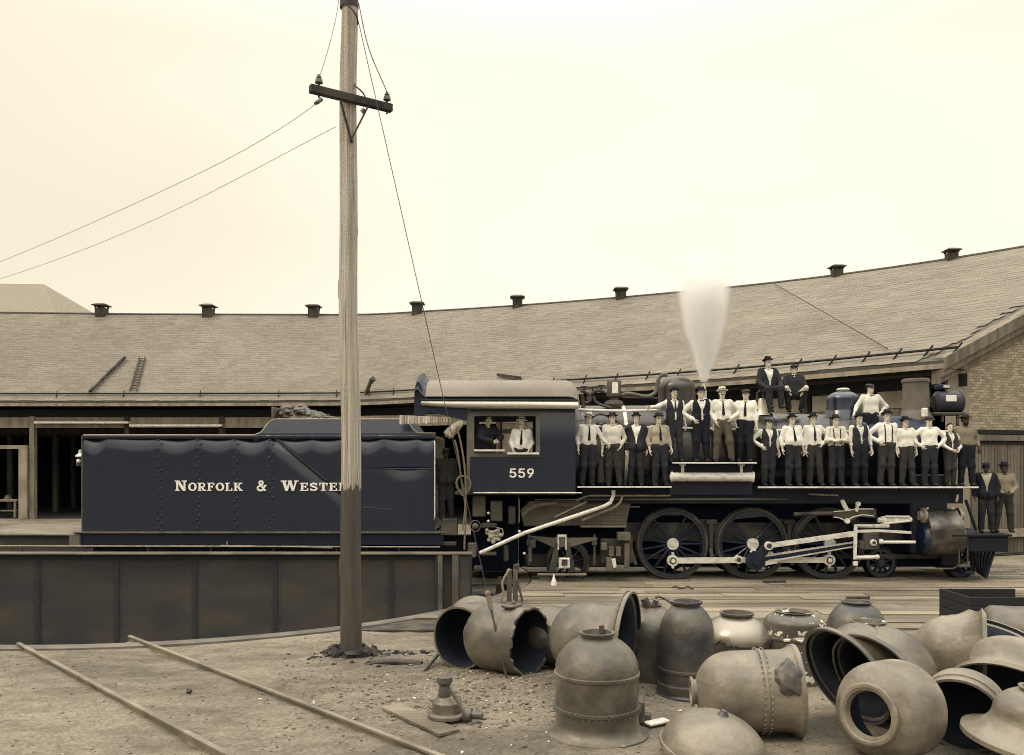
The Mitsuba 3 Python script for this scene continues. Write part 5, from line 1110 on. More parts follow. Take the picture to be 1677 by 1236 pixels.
    if vest or coat:
        wide = .205 if vest else .30
        zlow = .97 if vest else .80
        def vest_sdf(p):
            q = p - sd
            op = np.abs(q[..., 0]) - np.maximum(.018, .34 * (q[..., 2] - (1.17 if vest else 1.10)))
            parts = [torso(p, .030)]
            if coat: parts += arm(p, .030, .93) + [np.maximum(cap(p, up((-.06, .0, .95)), up((.06, .0, .95)), .16), 0 * q[..., 0] - 1)] if legs not in ('sit', 'squat') else arm(p, .030, .93)
            d = smin(parts, .03) + wrinkle(p, .014, 14, seed + 20)
            d = np.maximum(d, -np.maximum(op, q[..., 1] + .02)) if True else d
            d = np.maximum(np.maximum(d, zlow - q[..., 2] - .12 * np.abs(q[..., 0])), -neck(p))
            return np.maximum(d, np.abs(q[..., 0]) - wide) if vest else d
        put('waistcoat' if vest else 'jacket', surface_nets(vest_sdf, (-.72, -.46, zlow + dz - .03), (.72, .38, hgt + .05), .0165), vest or coat)
    def front(x, z):
        ys = np.linspace(-.42, .05, 150); p = np.stack([np.full(150, x), ys, np.full(150, z)], -1)[:, None, None, :]
        v = np.asarray(top_sdf(p)).reshape(-1) < 0
        return ys[np.argmax(v)] - .006 if v.any() else -.1
    z0 = 1.455
    if tie == 'bow':
        y = front(0, 1.44 + dz) - .012; ss = .030
        put('bow_tie', cat([trimesh.convex.convex_hull(np.array([[s * .008, y, z0 - .006], [s * .008, y, z0 + .006], [s * .046, y, z0 - .019], [s * .046, y, z0 + .019], [s * .008, y - .01, z0], [s * .045, y - .008, z0]]) + sd) for s in (-1, 1)] + [place(trimesh.creation.icosphere(1, .011), mat4(np.eye(3), np.array([0, y - .004, z0]) + sd))]), 'cloth_black', False)
    elif tie:
        zz = np.r_[1.445, 1.425, 1.38, 1.32, 1.26, 1.20, 1.13, 1.09]; ww = np.r_[.018, .013, .017, .021, .026, .031, .036, .004]
        if vest: zz, ww = zz[:6], ww[:6]
        ln = np.array([[-w, front(0, z + dz) - .004, z] for z, w in zip(zz, ww)]) + sd; rn = ln * [-1, 1, 1]; md = (ln + rn) / 2 - [0, .010, 0]
        sw = (rnd.random() - .5) * .05 * (1.445 - zz); ln[:, 0] += sw; rn[:, 0] += sw; md[:, 0] += sw
        put('necktie', strip([ln, md, rn]), tie, 40)
    if braces:
        for s in (-1, 1):
            zz = np.linspace(1.03, 1.44, 9); c = np.array([[s * (.075 + .03 * (z - 1.03)), front(s * .085, z + dz) - .003, z] for z in zz]) + sd
            put('brace', strip([c - [.013, 0, 0], c - [0, .004, 0], c + [.013, 0, 0]]), 'cloth_charcoal', 40)
    if vest and seed % 3 != 2:
        put('watch_chain', tube([[s * .055, front(s * .05, 1.13 + dz) - .026, 1.13 + dz - .02 * (1 - s * s)] for s in np.linspace(-1, 1, 9)], .004, 5), 'bell_bronze')
    if not (vest or coat):
        bz_ = 1.02 + dz; q_ = [(.158 * math.sin(t), -(.112 + belly) * math.cos(t), bz_) for t in np.linspace(0, 2 * math.pi, 25)]
    return me

ZR_ = LZ(797); ZU = LZ(757)
def on(px, z, dy=.30): return (X(px, Y0 + dy), Y0 + dy, z)
row = 'crew standing along the running boards'
# low board behind the cab
person(on(961, ZR_, .35), 'person in straw boater and white shirt with long dark tie, standing nearest the cab front', .15, 1.0, ('down', 'rail'), 'stand', 'boater', 'straw', tie='cloth_black', look=.1, group=row)
person(on(1005, ZR_, .35), 'person in dark hat and cream shirt without tie, second along from the cab front', -.05, 1.0, ('down', 'pocket'), 'stand', 'fedora', 'cloth_charcoal', shirt='shirt_cream', trousers='cloth_brown', group=row, rolled=False)
person(on(1041, ZR_, .4), 'person in bowler hat and open dark coat over a white shirt, third from the cab', .0, 1.0, ('down', 'down'), 'stand', 'bowler', 'cloth_black', shirt='shirt_white', coat='cloth_charcoal', trousers='cloth_charcoal', look=.15, group=row)
person(on(1081, ZR_, .3), 'person in grey shirt and dark tie, standing just left of the raised platform', .0, .99, ('down', 'down'), 'stand', 'fedora', 'cloth_charcoal', shirt='shirt_grey', tie='cloth_black', group=row)
# raised platform
person(on(1105, ZU, .42), 'person in bowler hat and dark waistcoat at the left end of the raised platform', .0, 1.02, ('shoulder', 'down'), 'stand', 'bowler', 'cloth_black', vest='cloth_charcoal', tie='cloth_charcoal', trousers='cloth_charcoal', face='moustache', group=row, step=.4)
person(on(1148, ZU, .42), 'person in dark soft hat, bow tie and open dark waistcoat below the steam jet', .1, 1.02, ('akimbo', 'down'), 'stand', 'fedora', 'cloth_black', vest='cloth_black', tie='bow', trousers='cloth_black', group=row)
person(on(1184, ZU, .36), 'person in straw boater with light tan trousers and hands on hips on the raised platform', -.1, 1.02, ('pocket', 'akimbo'), 'apart', 'boater', 'straw', tie='cloth_black', trousers='cloth_tan', face='moustache', look=-.1, group=row, step=.4)
person(on(1219, ZU, .36), 'person in flat cap and dark tie at the right end of the raised platform', -.3, 1.0, ('pocket', 'down'), 'stand', 'cap', 'cloth_brown', tie='cloth_black', trousers='cloth_black', look=-.35, group=row)
# front board
person(on(1257, ZR_, .34), 'person in dark waistcoat with one hand on hip, just right of the raised platform', .05, .93, ('akimbo', 'down'), 'close', 'cap', 'cloth_brown', vest='cloth_charcoal', trousers='cloth_charcoal', look=.3, group=row)
person(on(1299, ZR_, .30), 'stout person in dark hat, white shirt and tie below the two seated men', .0, .98, ('down', 'down'), 'stand', 'fedora', 'cloth_black', tie='cloth_black', trousers='cloth_charcoal', belly=.025, group=row)
person(on(1334, ZR_, .42), 'person in dark hat and tie, hand on hip, left of the one with folded arms', .15, .99, ('down', 'akimbo'), 'stand', 'fedora', 'cloth_black', tie='cloth_charcoal', trousers='cloth_brown', look=-.1, group=row, step=.5)
person(on(1370, ZR_, .40), 'person with folded arms, grey shirt and braces under a wide dark hat', .05, .97, ('crossed', 'crossed_low'), 'stand', 'fedora', 'cloth_charcoal', shirt='shirt_cream', braces=True, trousers='cloth_charcoal', look=.1, group=row, rolled=True)
person(on(1408, ZR_, .30), 'person in bowler hat, bow tie and buttoned dark waistcoat in front of the sand dome', .0, .99, ('down', 'down'), 'stand', 'bowler', 'cloth_black', vest='cloth_charcoal', tie='bow', trousers='cloth_black', group=row)
person(on(1450, ZR_, .34), 'person in dark hat and braces over a white shirt with the left elbow out', -.05, 1.03, ('akimbo', 'down'), 'stand', 'fedora', 'cloth_black', braces=True, trousers='cloth_brown', look=-.15, group=row)
person(on(1485, ZR_, .34), 'person with dark moustache in a dark hat and white shirt, below the smokestack', .1, .94, ('down', 'down'), 'stand', 'fedora', 'cloth_black', trousers='cloth_brown', face='moustache', group=row, step=.6)
person(on(1522, ZR_, .34), 'person in flat cap and white shirt with both hands on hips below the headlight', .0, .96, ('akimbo', 'akimbo'), 'stand', 'cap', 'cloth_charcoal', trousers='cloth_charcoal', group=row)
person(on(1556, ZR_, .42), 'bareheaded person in dark waistcoat with one elbow out near the front of the locomotive', .1, .87, ('front', 'akimbo'), 'close', None, vest='cloth_brown', trousers='cloth_brown', group=row, look=-.2)
person(on(1583, ZR_, .50), 'bearded person in a tan work shirt at the front end of the running board', -.1, .98, ('down', 'down'), 'stand', 'fedora', 'cloth_brown', shirt='shirt_tan', skin='skin_dark', beard=True, trousers='cloth_black', group=row)
# above the boiler
person((X(1259, YC - .35), YC - .35, Z(672, YC - .35)), 'person in wide brimmed hat and dark suit seated on the boiler beside the bell', .15, 1.0, ('knee', 'knee'), 'sit', 'fedora', 'cloth_black', coat='cloth_charcoal', trousers='cloth_charcoal')
person((X(1300, YC - .35), YC - .35, Z(676, YC - .35)), 'person in dark cap and dark work clothes crouching on the boiler right of the bell', -.1, .96, ('knee', 'knee'), 'squat', 'cap', 'cloth_black', shirt='cloth_charcoal', coat='cloth_charcoal', trousers='cloth_charcoal')
person((X(1427, YC - .5), YC - .5, Z(742, YC - .5)), 'person in cap and bow tie standing behind the row, hand on the sand dome', .0, .98, ('reach', 'akimbo'), 'stand', 'cap', 'cloth_brown', tie='bow', shirt='shirt_white', trousers='cloth_black', look=.35, rolled=True)
# in the cab and the gangway
person((X(853, Y0 + .30), Y0 + .30, Z(803, Y0 + .3)), 'person in straw boater and white shirt with dark tie standing at the cab window', .0, .99, ('sill', 'sill'), 'stand', 'boater', 'straw', tie='cloth_black', trousers='cloth_charcoal', face='moustache', belly=.02, rolled=True)
person((X(799, Y0 + .45), Y0 + .45, Z(795, Y0 + .45)), 'person in dark jacket and soft hat leaning on the cab window sill', .55, .97, ('lean', 'lean'), 'stand', 'fedora', 'cloth_brown', shirt='cloth_charcoal', coat='cloth_charcoal', trousers='cloth_charcoal', look=.3, lean=-.10)
person((X(730, Y0 + .5), Y0 + .5, Z(850, Y0 + .5)), 'person in dark work clothes standing in the gangway between tender and cab', .2, .98, ('down', 'down'), 'stand', 'cap', 'cloth_charcoal', shirt='cloth_brown', coat='cloth_brown', skin='skin_dark', trousers='cloth_brown')
# on the pilot deck at the front
person((X(1615, Y0 + .55), Y0 + .55, 1.205), 'person in dark cap and dark jacket standing low at the very front of the locomotive', -.2, .97, ('down', 'down'), 'stand', 'cap', 'cloth_black', shirt='shirt_grey', coat='cloth_black', skin='skin_dark', trousers='cloth_charcoal')
person((X(1643, Y0 + .6), Y0 + .6, 1.205), 'person in battered hat and pale shirt, rightmost of all, at the locomotive front', -.15, .96, ('front', 'front'), 'apart', 'fedora', 'cloth_black', shirt='shirt_tan', skin='skin_dark', trousers='cloth_brown')
# ------------------------------------------------------------------ scrapped dome casings
def casing(R, H, hs=None, top=.2, collar=.05, base=.0, flare=.0, hf=.2, saddle=None, th=.028, n=56, seam=None, lip=True):
    """A dome casing standing on z = 0: straight to hs, then an elliptical shoulder to a neck of radius top; flare widens the foot."""
    hs = H * .62 if hs is None else hs
    o = []
    if flare:
        o.append((R + flare, -.045))
        for t in np.linspace(0, 1, 9): o.append((R + flare * (1 - math.sin(t * math.pi / 2)), hf * (1 - math.cos(t * math.pi / 2)) if False else hf * t ** 1.5))
    else: o += [(R + .0, 0)]
    if seam:
        for z in seam: o += [(R, z - .022), (R + .014, z - .015), (R + .014, z + .015), (R, z + .022)]
    o.append((R, hs))
    t1 = math.acos(min(top / R, 1))
    for t in np.linspace(.12, t1, 12): o.append((R * math.cos(t), hs + (H - hs) * math.sin(t) / math.sin(t1)))
    if collar: o += [(top, H + collar * .5), (top + .025, H + collar * .55), (top + .03, H + collar), (top - .005, H + collar)]
    i = [(max(r - th, .004), z - (th if z > hs + .02 else 0)) for r, z in (o[:-4] if collar else o)]
    i[0] = (max(o[0][0] - th, .004), o[0][1])
    prof = o + i[::-1]
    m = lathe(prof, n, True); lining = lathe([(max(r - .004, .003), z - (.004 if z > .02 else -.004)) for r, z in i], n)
    if saddle:
        M = m3.Manifold(m3.Mesh(vert_properties=np.asarray(m.vertices, np.float32), tri_verts=np.asarray(m.faces[:, ::-1], np.uint32)))
        if M.volume() < 0: M = m3.Manifold(m3.Mesh(vert_properties=np.asarray(m.vertices, np.float32), tri_verts=np.asarray(m.faces, np.uint32)))
        Rb, depth = saddle
        C = m3.Manifold.cylinder(4, Rb, Rb, 96, True).rotate([90, 0, 0]).translate([0, 0, depth - Rb])
        mm = (M - C).to_mesh(); m = trimesh.Trimesh(np.array(mm.vert_properties[:, :3]), np.array(mm.tri_verts), process=False); lining = None
    m.metadata['lining'] = lining; return m
def dent(m, a=.009, seed=1):
    m = m.copy(); m.vertices = m.vertices + (meshkit.fbm(m.vertices * 3.2, 2, seed)[:, None] - .5) * a * 2 * (m.vertices * [1, 1, 0] / .45); return m
def aim(axis, roll=0.0):
    return frame_to(axis) @ rotz(roll)
def scrap(label, mesh, mat, at, axis=(0, 0, 1), roll=0.0, sink=.03, smooth=35, extras=(), rest=True, group='scrapped dome casings lying in the yard'):
    k = thing('dome_casing', label, 'dome casing', group)
    R = aim(axis, roll) if tuple(axis) != (0, 0, 1) else rotz(roll)
    m = place(dent(mesh, seed=len(k)), mat4(R, at))
    drop = 0
    if rest:
        lo_ = m.vertices[:, 2].min(); p = m.vertices[m.vertices[:, 2].argmin()]; drop = lo_ + sink - float(ground_z(np.array(at[0]), np.array(at[1])))
        m.vertices[:, 2] -= drop
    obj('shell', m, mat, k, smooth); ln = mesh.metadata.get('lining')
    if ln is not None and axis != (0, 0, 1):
        ln = place(dent(ln, seed=len(k)), mat4(R, at)); ln.vertices[:, 2] -= drop; obj('lining', ln, 'lining', k, smooth)  # dark inner skin added, interior shade put into its colour
    for n_, e, mt in extras:
        e = place(e, mat4(R, at)); e.vertices[:, 2] -= drop; kk = obj(n_, e, mt, k, 35)
        if n_ == 'rivets': tag(kk, kind='stuff')
    return k
def ringrivets(R, z, n=44, r=.011):
    one = dome_cap(r, 6, 3); return cat([place(one, mat4(frame_to((math.cos(t), math.sin(t), 0)), (R * math.cos(t), R * math.sin(t), z))) for t in np.arange(n) * 2 * math.pi / n])
def gpos(px, Y): return (X(px, Y), Y, 0.0)
neckring = lambda r, z, t=.022: lathe([(r + t * math.cos(a), z + t * .8 * math.sin(a)) for a in np.linspace(0, 2 * math.pi, 10)[:-1]], 40, True)
bolt = lambda x, y, z, r=.03: cyl((x, y, z - .03), (x, y, z + .03), r, n=8)
# the upright ones
scrap('upright tan dome casing with a banded skirt, foremost of the scrap heap', casing(.45, 1.02, .66, .165, .05, flare=.11, hf=.13, seam=(.27, .63)), 'casing_tan', gpos(977, 9.25), roll=1.45,
      extras=(('rivets', cat([ringrivets(.468, .30), ringrivets(.468, .24)]), 'casing_tan'), ('stud', cyl((.12, -.05, 1.03), (.12, -.05, 1.12), .03, n=10), 'casing_dark'), ('bracket', cat([cbox(.20, .42, -.52, -.40, .02, .28, .02), cbox(.36, .44, -.60, -.46, -.05, .10, .02)]), 'casing_tan'), ('strap', cbox(.06, .36, -.475, -.455, .23, .245, .004), 'casing_dark')))
scrap('tall slim upright casing with an open ringed neck, right of the big flanged one', casing(.34, 1.08, .72, .17, .06, flare=.06, hf=.14, seam=(.3,)), 'casing_dark', gpos(1124, 10.7), extras=(('skirt', casing(.37, .14, .12, .34, 0), 'casing_tan'),))
scrap('broad casing with fittings on its crown, half hidden left of the slim upright one', casing(.43, 1.0, .6, .12, .03), 'casing_tan', gpos(1066, 11.4), extras=(('fitting', cat([cyl((-.05, -.1, .98), (-.12, -.12, 1.12), .05, n=10), cyl((.02, -.12, 1.0), (.04, -.14, 1.1), .035, n=10), tube(spline([(.1, 0, 1.0), (.08, 0, 1.12), (.16, .0, 1.1), (.3, 0, .98)], 16), .018, 6)]), 'casing_dark'),))
pc = casing(.473, .868, .55, .205, 0, th=.006); fz = pc.vertices[pc.faces].mean(1); fa = np.arctan2(fz[:, 1], fz[:, 0]); pc = trimesh.Trimesh(pc.vertices, pc.faces[fz[:, 2] > .56 + .03 * np.sin(fa * 5) + .02 * np.sin(fa * 13)], process=False)
k = scrap('polished bright dome cap with dark ragged lower body and ringed neck', casing(.46, .86, .55, .20, .06), 'casing_dark', gpos(1206, 11.5), extras=(('polished_cap', pc, 'casing_polished'),))
scrap('squat upright casing splashed with white, right of the polished dome', casing(.39, .93, .80, .22, .02, seam=(.62,)), 'casing_splashed', gpos(1300, 11.4))
scrap('tall rounded grey casing with a ring neck, backmost against the planks', casing(.42, .92, .52, .19, .03), 'casing_dark', gpos(1402, 12.4))
scrap('squat dome splashed with white paint, in front of the tall rounded grey casing', casing(.47, .84, .45, .20, .04), 'casing_splashed', gpos(1421, 11.2), extras=(('handle', neckring(.06, .72, .014), 'casing_dark'),))
scrap('low casing with only its dark ringed neck showing behind the torn barrel', casing(.40, .80, .5, .20, .03), 'casing_dark', gpos(843, 12.4))
# the ones on their sides
scrap('open barrel casing on its side with a deep dark mouth, leftmost of the scrap heap', casing(.44, .70, .40, .02, 0, seam=(.06,)), 'casing_tan', (X(751, 11.9), 11.9, .43), axis=(.50, .84, -.0), extras=(('stay', cat([bolt(-.12, .05, .62), bolt(.1, -.05, .62, .04)]), 'casing_dark'),))
scrap('flanged rim of a casing lying behind the leftmost open barrel', casing(.43, .6, .4, .2, .0, seam=(.05,)), 'casing_tan', (X(772, 12.5), 12.5, .44), axis=(.1, .98, .2))
torn = casing(.45, .95, .62, .16, .03, n=72); v = torn.vertices; ang = np.arctan2(v[:, 1], v[:, 0]); v[:, 2] += (v[:, 2] < .06) * (.02 * np.sin(ang * 5) + .014 * np.sin(ang * 13 + 1) + .009 * np.sin(ang * 23) + .006 * np.sin(ang * 31 + 2))
scrap('barrel casing on its side with a torn jagged mouth turned to the right', torn, 'casing_tan', (X(868, 11.2), 11.2, .45), axis=(-.80, .58, .0), extras=(('patch', cbox(-.2, .06, -.475, -.44, .16, .34, .01), 'casing_dark'), ('hook', tube([(-.1, -.47, .3), (-.04, -.5, .22), (.02, -.5, .3)], .02, 6), 'casing_dark')))
fl = casing(.46, .95, .55, .10, .0, flare=.19, hf=.18)
scrap('large casing on its side with a flared flange, directly behind the foremost upright one', fl, 'casing_tan', (X(1024, 10.5), 10.5, .52), axis=(-.93, .36, .05), roll=1.57, extras=(('flange_lip', cat([neckring(.64, .02, .014)] ), 'casing_dark'),))
scrap('low rounded casing showing over the back of the large flanged one', casing(.42, .8, .5, .15, .02), 'casing_tan', (X(955, 11.8), 11.8, .42), axis=(-.95, .3, .1))
clamp = place(trimesh.creation.icosphere(3, 1.0), mat4(np.diag([.06, .16, .13]), (0, 0, 0))); clamp.vertices *= .7 + .9 * meshkit.fbm(clamp.vertices * 14 + 5, 3, 2)[:, None]
clamp = place(clamp, mat4(np.eye(3), (-.43, -.06, .10)))
scrap('long casing on its side with a band and a boss on its round nose', casing(.43, 1.02, .62, .13, .06, flare=.06, hf=.16, seam=(.34,)), 'casing_pale', (X(1298, 9.15), 9.15, .5), axis=(-1, .10, -.04), roll=.4,
      extras=(('rivets', cat([ringrivets(.448, .37), ringrivets(.448, .30)]), 'casing_pale'), ('slot', cbox(-.03, .03, -.447, -.42, .22, .36, .004), 'near_black'), ('rusty_clamp', clamp, 'casing_dark')))
scrap('smooth egg shaped dome cover half sunk in the cinders at the bottom', casing(.52, .44, .06, .02, 0, seam=(.05,)), 'casing_pale', (X(1166, 8.35), 8.35, .0), axis=(.22, -.12, 1), sink=.10, extras=(('knob', lathe([(.001, .49), (.03, .485), (.04, .46), (.055, .44)], 12), 'casing_dark'),))
scrap('hollow flared casing with a dark mouth, left of its speckled twin', casing(.46, .60, .3, .10, .0, flare=.13, hf=.18), 'casing_tan', (X(1388, 9.5), 9.5, .58), axis=(.84, .36, .40))
scrap('speckled flared casing tipped on its side directly behind the ring shaped dome', casing(.46, .56, .3, .12, .0, flare=.12, hf=.2), 'casing_tan', (X(1440, 9.35), 9.35, .55), axis=(.80, .42, .42))
scrap('ring shaped dome on its side showing a wide round hole to the left', casing(.475, .60, .34, .24, .03), 'casing_pale', (X(1474, 8.6), 8.6, .47), axis=(-.78, -.62, .06), extras=(('hole_lip', neckring(.27, .62, .03), 'casing_pale'), ('bolt_hole', cat([cyl((.33, .22, .33), (.33, .22, .36), .02, n=8), cyl((.28, .30, .3), (.28, .30, .34), .02, n=8)]), 'casing_dark')))
scrap('smooth saddle shaped casing with a raised flange, right of and behind the ring dome', casing(.42, .72, .34, .02, .0, flare=.26, hf=.42, saddle=(1.0, .12)), 'casing_pale', (X(1602, 10.4), 10.4, .46), axis=(-.90, .42, .02), roll=.3)
scrap('wide bowl shaped casing with a thick rolled rim at the right edge', casing(.42, .75, .42, .05, .0, flare=.15, hf=.3), 'casing_pale', (X(1618, 11.0), 11.0, .7), axis=(-.12, .22, -1), sink=.06)
scrap('arched shell of a casing above the bright bell shaped one at the right', casing(.46, .55, .3, .1, .0, flare=.12, hf=.16), 'casing_pale', (X(1655, 9.5), 9.5, .5), axis=(.50, .48, .8))
scrap('casing on its side with a big dark mouth in the bottom right corner', casing(.40, .5, .2, .02, .03, seam=(.1,)), 'casing_pale', (X(1572, 8.6), 8.6, .40), axis=(.62, .72, .25))
scrap('bright bell shaped casing with a rolled lip, leaning out at the right edge', casing(.34, .46, .22, .13, .03, flare=.24, hf=.22), 'casing_pale', (X(1678, 8.15), 8.1, .30), axis=(.12, -.10, 1), rest=False)
scrap('dark riveted casing lying at the right behind the bowl shaped one', casing(.44, .7, .5, .02, .0), 'casing_tan', (X(1690, 12.3), 12.3, .46), axis=(-.9, .3, 0))
bxk = thing('crate', 'dark open topped timber crate on the planks at the right edge', 'crate')
xb0, xb1, yb_ = X(1588, 14.4), X(1720, 14.4), 14.4
for z in (.06, .22, .38, .54):
    obj('board', cbox(xb0, xb1, yb_, yb_ + .04, z - .05, z + .095, .006), 'wall_dark', bxk); obj('board', cbox(xb0, xb0 + .04, yb_ + .041, yb_ + 1.0, z - .05, z + .095, .006), 'wall_dark', bxk)
obj('bottom', cbox(xb0, xb1, yb_ + .03, yb_ + 1.0, .0, .04, .004), 'near_black', bxk); obj('far_board', cbox(xb0, xb1, yb_ + 1.0, yb_ + 1.04, .0, .63, .006), 'wall_dark', bxk)
# small things on the ground
jk = thing('screw_jack', 'small rusty cast iron jack standing on a board left of the dome casings', 'jack')
jp = G(732, 1183); jx, jy = jp[0], jp[1]; jz = float(ground_z(jx, jy)) + .05
obj('base', lathe([(.001, .23), (.115, .22), (.165, .16), (.17, .05), (.22, .03), (.22, 0), (.001, 0)], 20), 'casing_tan', jk, 30, T().translate([jx, jy, jz]))
obj('head', lathe([(.001, .44), (.085, .435), (.09, .38), (.06, .34), (.075, .23), (.001, .23)], 16), 'casing_dark', jk, 30, T().translate([jx - .03, jy, jz]))
obj('lever', cyl((jx + .04, jy - .14, jz + .34), (jx + .24, jy - .2, jz + .05), .022, n=8), 'casing_tan', jk)
obj('ratchet', cat([cyl((jx + .19, jy - .12, jz + .05), (jx + .28, jy - .14, jz + .05), .075, n=14), cyl((jx + .28, jy - .14, jz + .05), (jx + .40, jy - .16, jz + .05), .045, n=12)]), 'casing_dark', jk)
a, b = G(640, 1163), G(728, 1208)
pz = float(ground_z(a[0], a[1]))
k_ = obj('loose_board', beam(a + [0, 0, pz + .02], b + [.05, 0, float(ground_z(b[0], b[1])) + .025], .26, .035), 'plank_1'); tag(k_, 'loose weathered board lying under the jack', 'board')
sp = thing('signal_post', 'stubby twin post with bent pipes standing on the planks below the cab', 'post')
yp = 17.6
for a in (833.5, 843.5): obj('post', cbox(X(a, yp) - .05, X(a, yp) + .05, yp - .06, yp + .06, .03, Z(932, yp), .01), 'grey_plate', sp)
obj('cap', cat([cyl(P(845, 928, yp), P(845, 936, yp), .06, n=10), cyl(P(841, 927, yp - .05), P(850, 924, yp - .05), .03, n=8)]), 'grimy_iron', sp)
obj('pipe', tube(spline([P(834, 931, yp - .08), P(829, 940, yp - .1), P(822, 957, yp - .12), P(824, 972, yp - .12), P(818, 985, yp - .12), P(817, 992, yp - .1)], 30), .025, 7), 'pale_timber', sp)
obj('pipe', tube(spline([P(846, 950, yp - .05), P(851, 968, yp - .1), P(855, 985, yp - .12)], 16), .025, 7), 'grimy_iron', sp)
k_ = obj('oil_bottle', lathe([(.001, .26), (.018, .258), (.022, .2), (.05, .12), (.075, .03), (.07, 0), (.001, 0)], 14), 'pale_paint', None, 35, T().translate([X(906.5, 19.8), 19.8, .055])); tag(k_, 'small white conical bottle standing on the planks by the trailing wheel', 'bottle')
for i, (px, py, L, lb) in enumerate(((1268, 958, .55, 'dark iron bar lying on the planks below the middle driving wheel'), (1405, 985, .5, 'short flat bar lying on the planks at the right, its top edge bright'), (1118, 968, .45, 'twisted scrap of chain lying on the planks below the rear driving wheel'))):
    g = G(px, py)
    m = beam(g + [-L / 2, 0, .085], g + [L / 2, .03, .085], .05, .05) if i < 2 else tube(spline([g + [L * (t - .5), .05 * math.sin(t * 19), .085 + .02 * math.sin(t * 11)] for t in np.linspace(0, 1, 9)], 40), .022, 6)
    k_ = obj('scrap_bar', m, 'grimy_iron'); tag(k_, lb, 'scrap iron')
g0, g1 = G(606, 1089), G(690, 1091)
k_ = obj('scrap_bar', tube(spline([g0 + [0, 0, .03], (g0 + g1) / 2 + [0, .05, .045], g1 + [0, 0, .03]], 20), .05, 8), 'grimy_iron'); tag(k_, 'thick dark bar half buried in the cinders left of the leftmost barrel', 'scrap iron')
g0, g1 = G(690, 1108), G(717, 1090)
k_ = obj('scrap_rod', beam(g0 + [0, 0, .04], g1 + [0, 0, .16], .035, .035), 'grimy_iron'); tag(k_, 'short dark rod leaning against the mouth of the leftmost barrel', 'scrap iron')
g0, g1 = G(1058, 1190), G(1092, 1183)
k_ = obj('pale_slat', beam(g0 + [0, 0, .03], g1 + [0, 0, .03], .14, .02), 'pale_paint'); tag(k_, 'pale splintered slat between the foremost casing and the sunken dome cover', 'slat')
# stones, chips and clinker
r = np.random.default_rng(33); vs, fs, cs, n0 = [], [], [], 0
ic = trimesh.creation.icosphere(subdivisions=0)
def chips(N, f, smin_, smax_, col, jit):
    global n0
    for _ in range(N):
        x, y_ = f()
        if np.hypot(x - PITC[0], y_ - PITC[1]) < PITR + .4 or (y_ > 14.9 and x > -2.6): continue
        s = smin_ + (smax_ - smin_) * r.random() ** 3
        v = ic.vertices * (s * (.6 + .8 * r.random((12, 1)))) * [1.3, 1, .6]; v = v @ rotz(r.random() * 6.3).T + [x, y_, float(ground_z(np.array(x), np.array(y_))) + s * .25]
        vs.append(v); fs.append(ic.faces + n0); n0 += 12; cs.append(np.repeat([tone(col) * (1 - jit + 2 * jit * r.random())], 12, 0))
uni = lambda: (r.uniform(-9, 9), 7.5 + 9 * r.random() ** 1.4)
heap = lambda: (r.normal(-.2, 1.3), r.normal(10.6, .9))
chips(4200, uni, .005, .020, (.19, .175, .15), .35); chips(2400, heap, .006, .028, (.19, .175, .15), .4)
chips(110, uni, .006, .018, (.46, .44, .39), .3); chips(180, heap, .006, .022, (.52, .5, .44), .25)
chips(150, lambda: (-2.38 + r.normal(0, .40), 12.6 + r.normal(0, .25)), .01, .04, (.06, .058, .055), .4)
chips(70, lambda: (-1.75 + r.normal(0, .4), 13.0 + r.normal(0, .10)), .02, .06, (.05, .05, .05), .4)
stuff('gravel', trimesh.Trimesh(np.vstack(vs), np.vstack(fs), process=False), 'stone_chip', None, False, 'loose cinders, clinker and pale stone chips scattered over the yard', 'gravel', color=np.vstack(cs))
g = G(308, 1136); k_ = obj('clinker_lump', place(trimesh.convex.convex_hull(np.random.default_rng(4).normal(0, .028, (24, 3))), mat4(np.eye(3), g + [0, 0, .04])), 'grimy_iron', None, False); tag(k_, 'single dark lump of clinker lying between the two spur rails', 'clinker')

# ------------------------------------------------------------------ the pole and its wires
po = thing('utility_pole', 'tall weathered timber pole with a dark painted foot in front of the tender', 'utility pole')
b0, t0 = np.array([X(573, 12.62), 12.62, -.3]), np.array([X(571, 12.62), 12.62, Z(-14, 12.62)])
n_ = 26; hh = np.linspace(0, 1, 150); rad = .158 + (.118 - .158) * hh
pts = b0 + (t0 - b0) * hh[:, None]; pts[:, 0] += .018 * np.sin(hh * 7) + .01 * np.sin(hh * 19 + 1)
pm = tube(pts, rad, n_); v = pm.vertices[:-2]; c = np.repeat(pts, n_, 0); d = v - c; a = np.arctan2(d[:, 1], d[:, 0])
pm.vertices[:-2] = c + d * (1 + .09 * (meshkit.fbm(np.stack([np.cos(a) * 3, np.sin(a) * 3, v[:, 2] * .5], -1), 4, 6) - .5) + .10 * (meshkit.noise(np.stack([np.cos(a) * 1.5, np.sin(a) * 1.5, v[:, 2] * 2.2], -1), 2) > .80))[:, None]
obj('pole', pm, 'pole_wood', po, True)
Yp = 12.62
obj('band', lathe([(.135, Z(14, Yp)), (.138, Z(12, Yp)), (.138, Z(2, Yp)), (.13, Z(0, Yp))], 24), 'wire', po, 30, T().translate([X(571.5, Yp), Yp, 0]))
ca, cb_ = P(507, 145, Yp - .52), P(641, 178, Yp + .16)
cd = (cb_ - ca) / np.linalg.norm(cb_ - ca)
ca = P(507, 144.5, 12.15); cb_ = P(641, 177.5, 12.15 * 611.5 / 578.5)
arm_ = obj('crossarm', beam(ca, cb_, .10, .115), 'dark_timber', po)
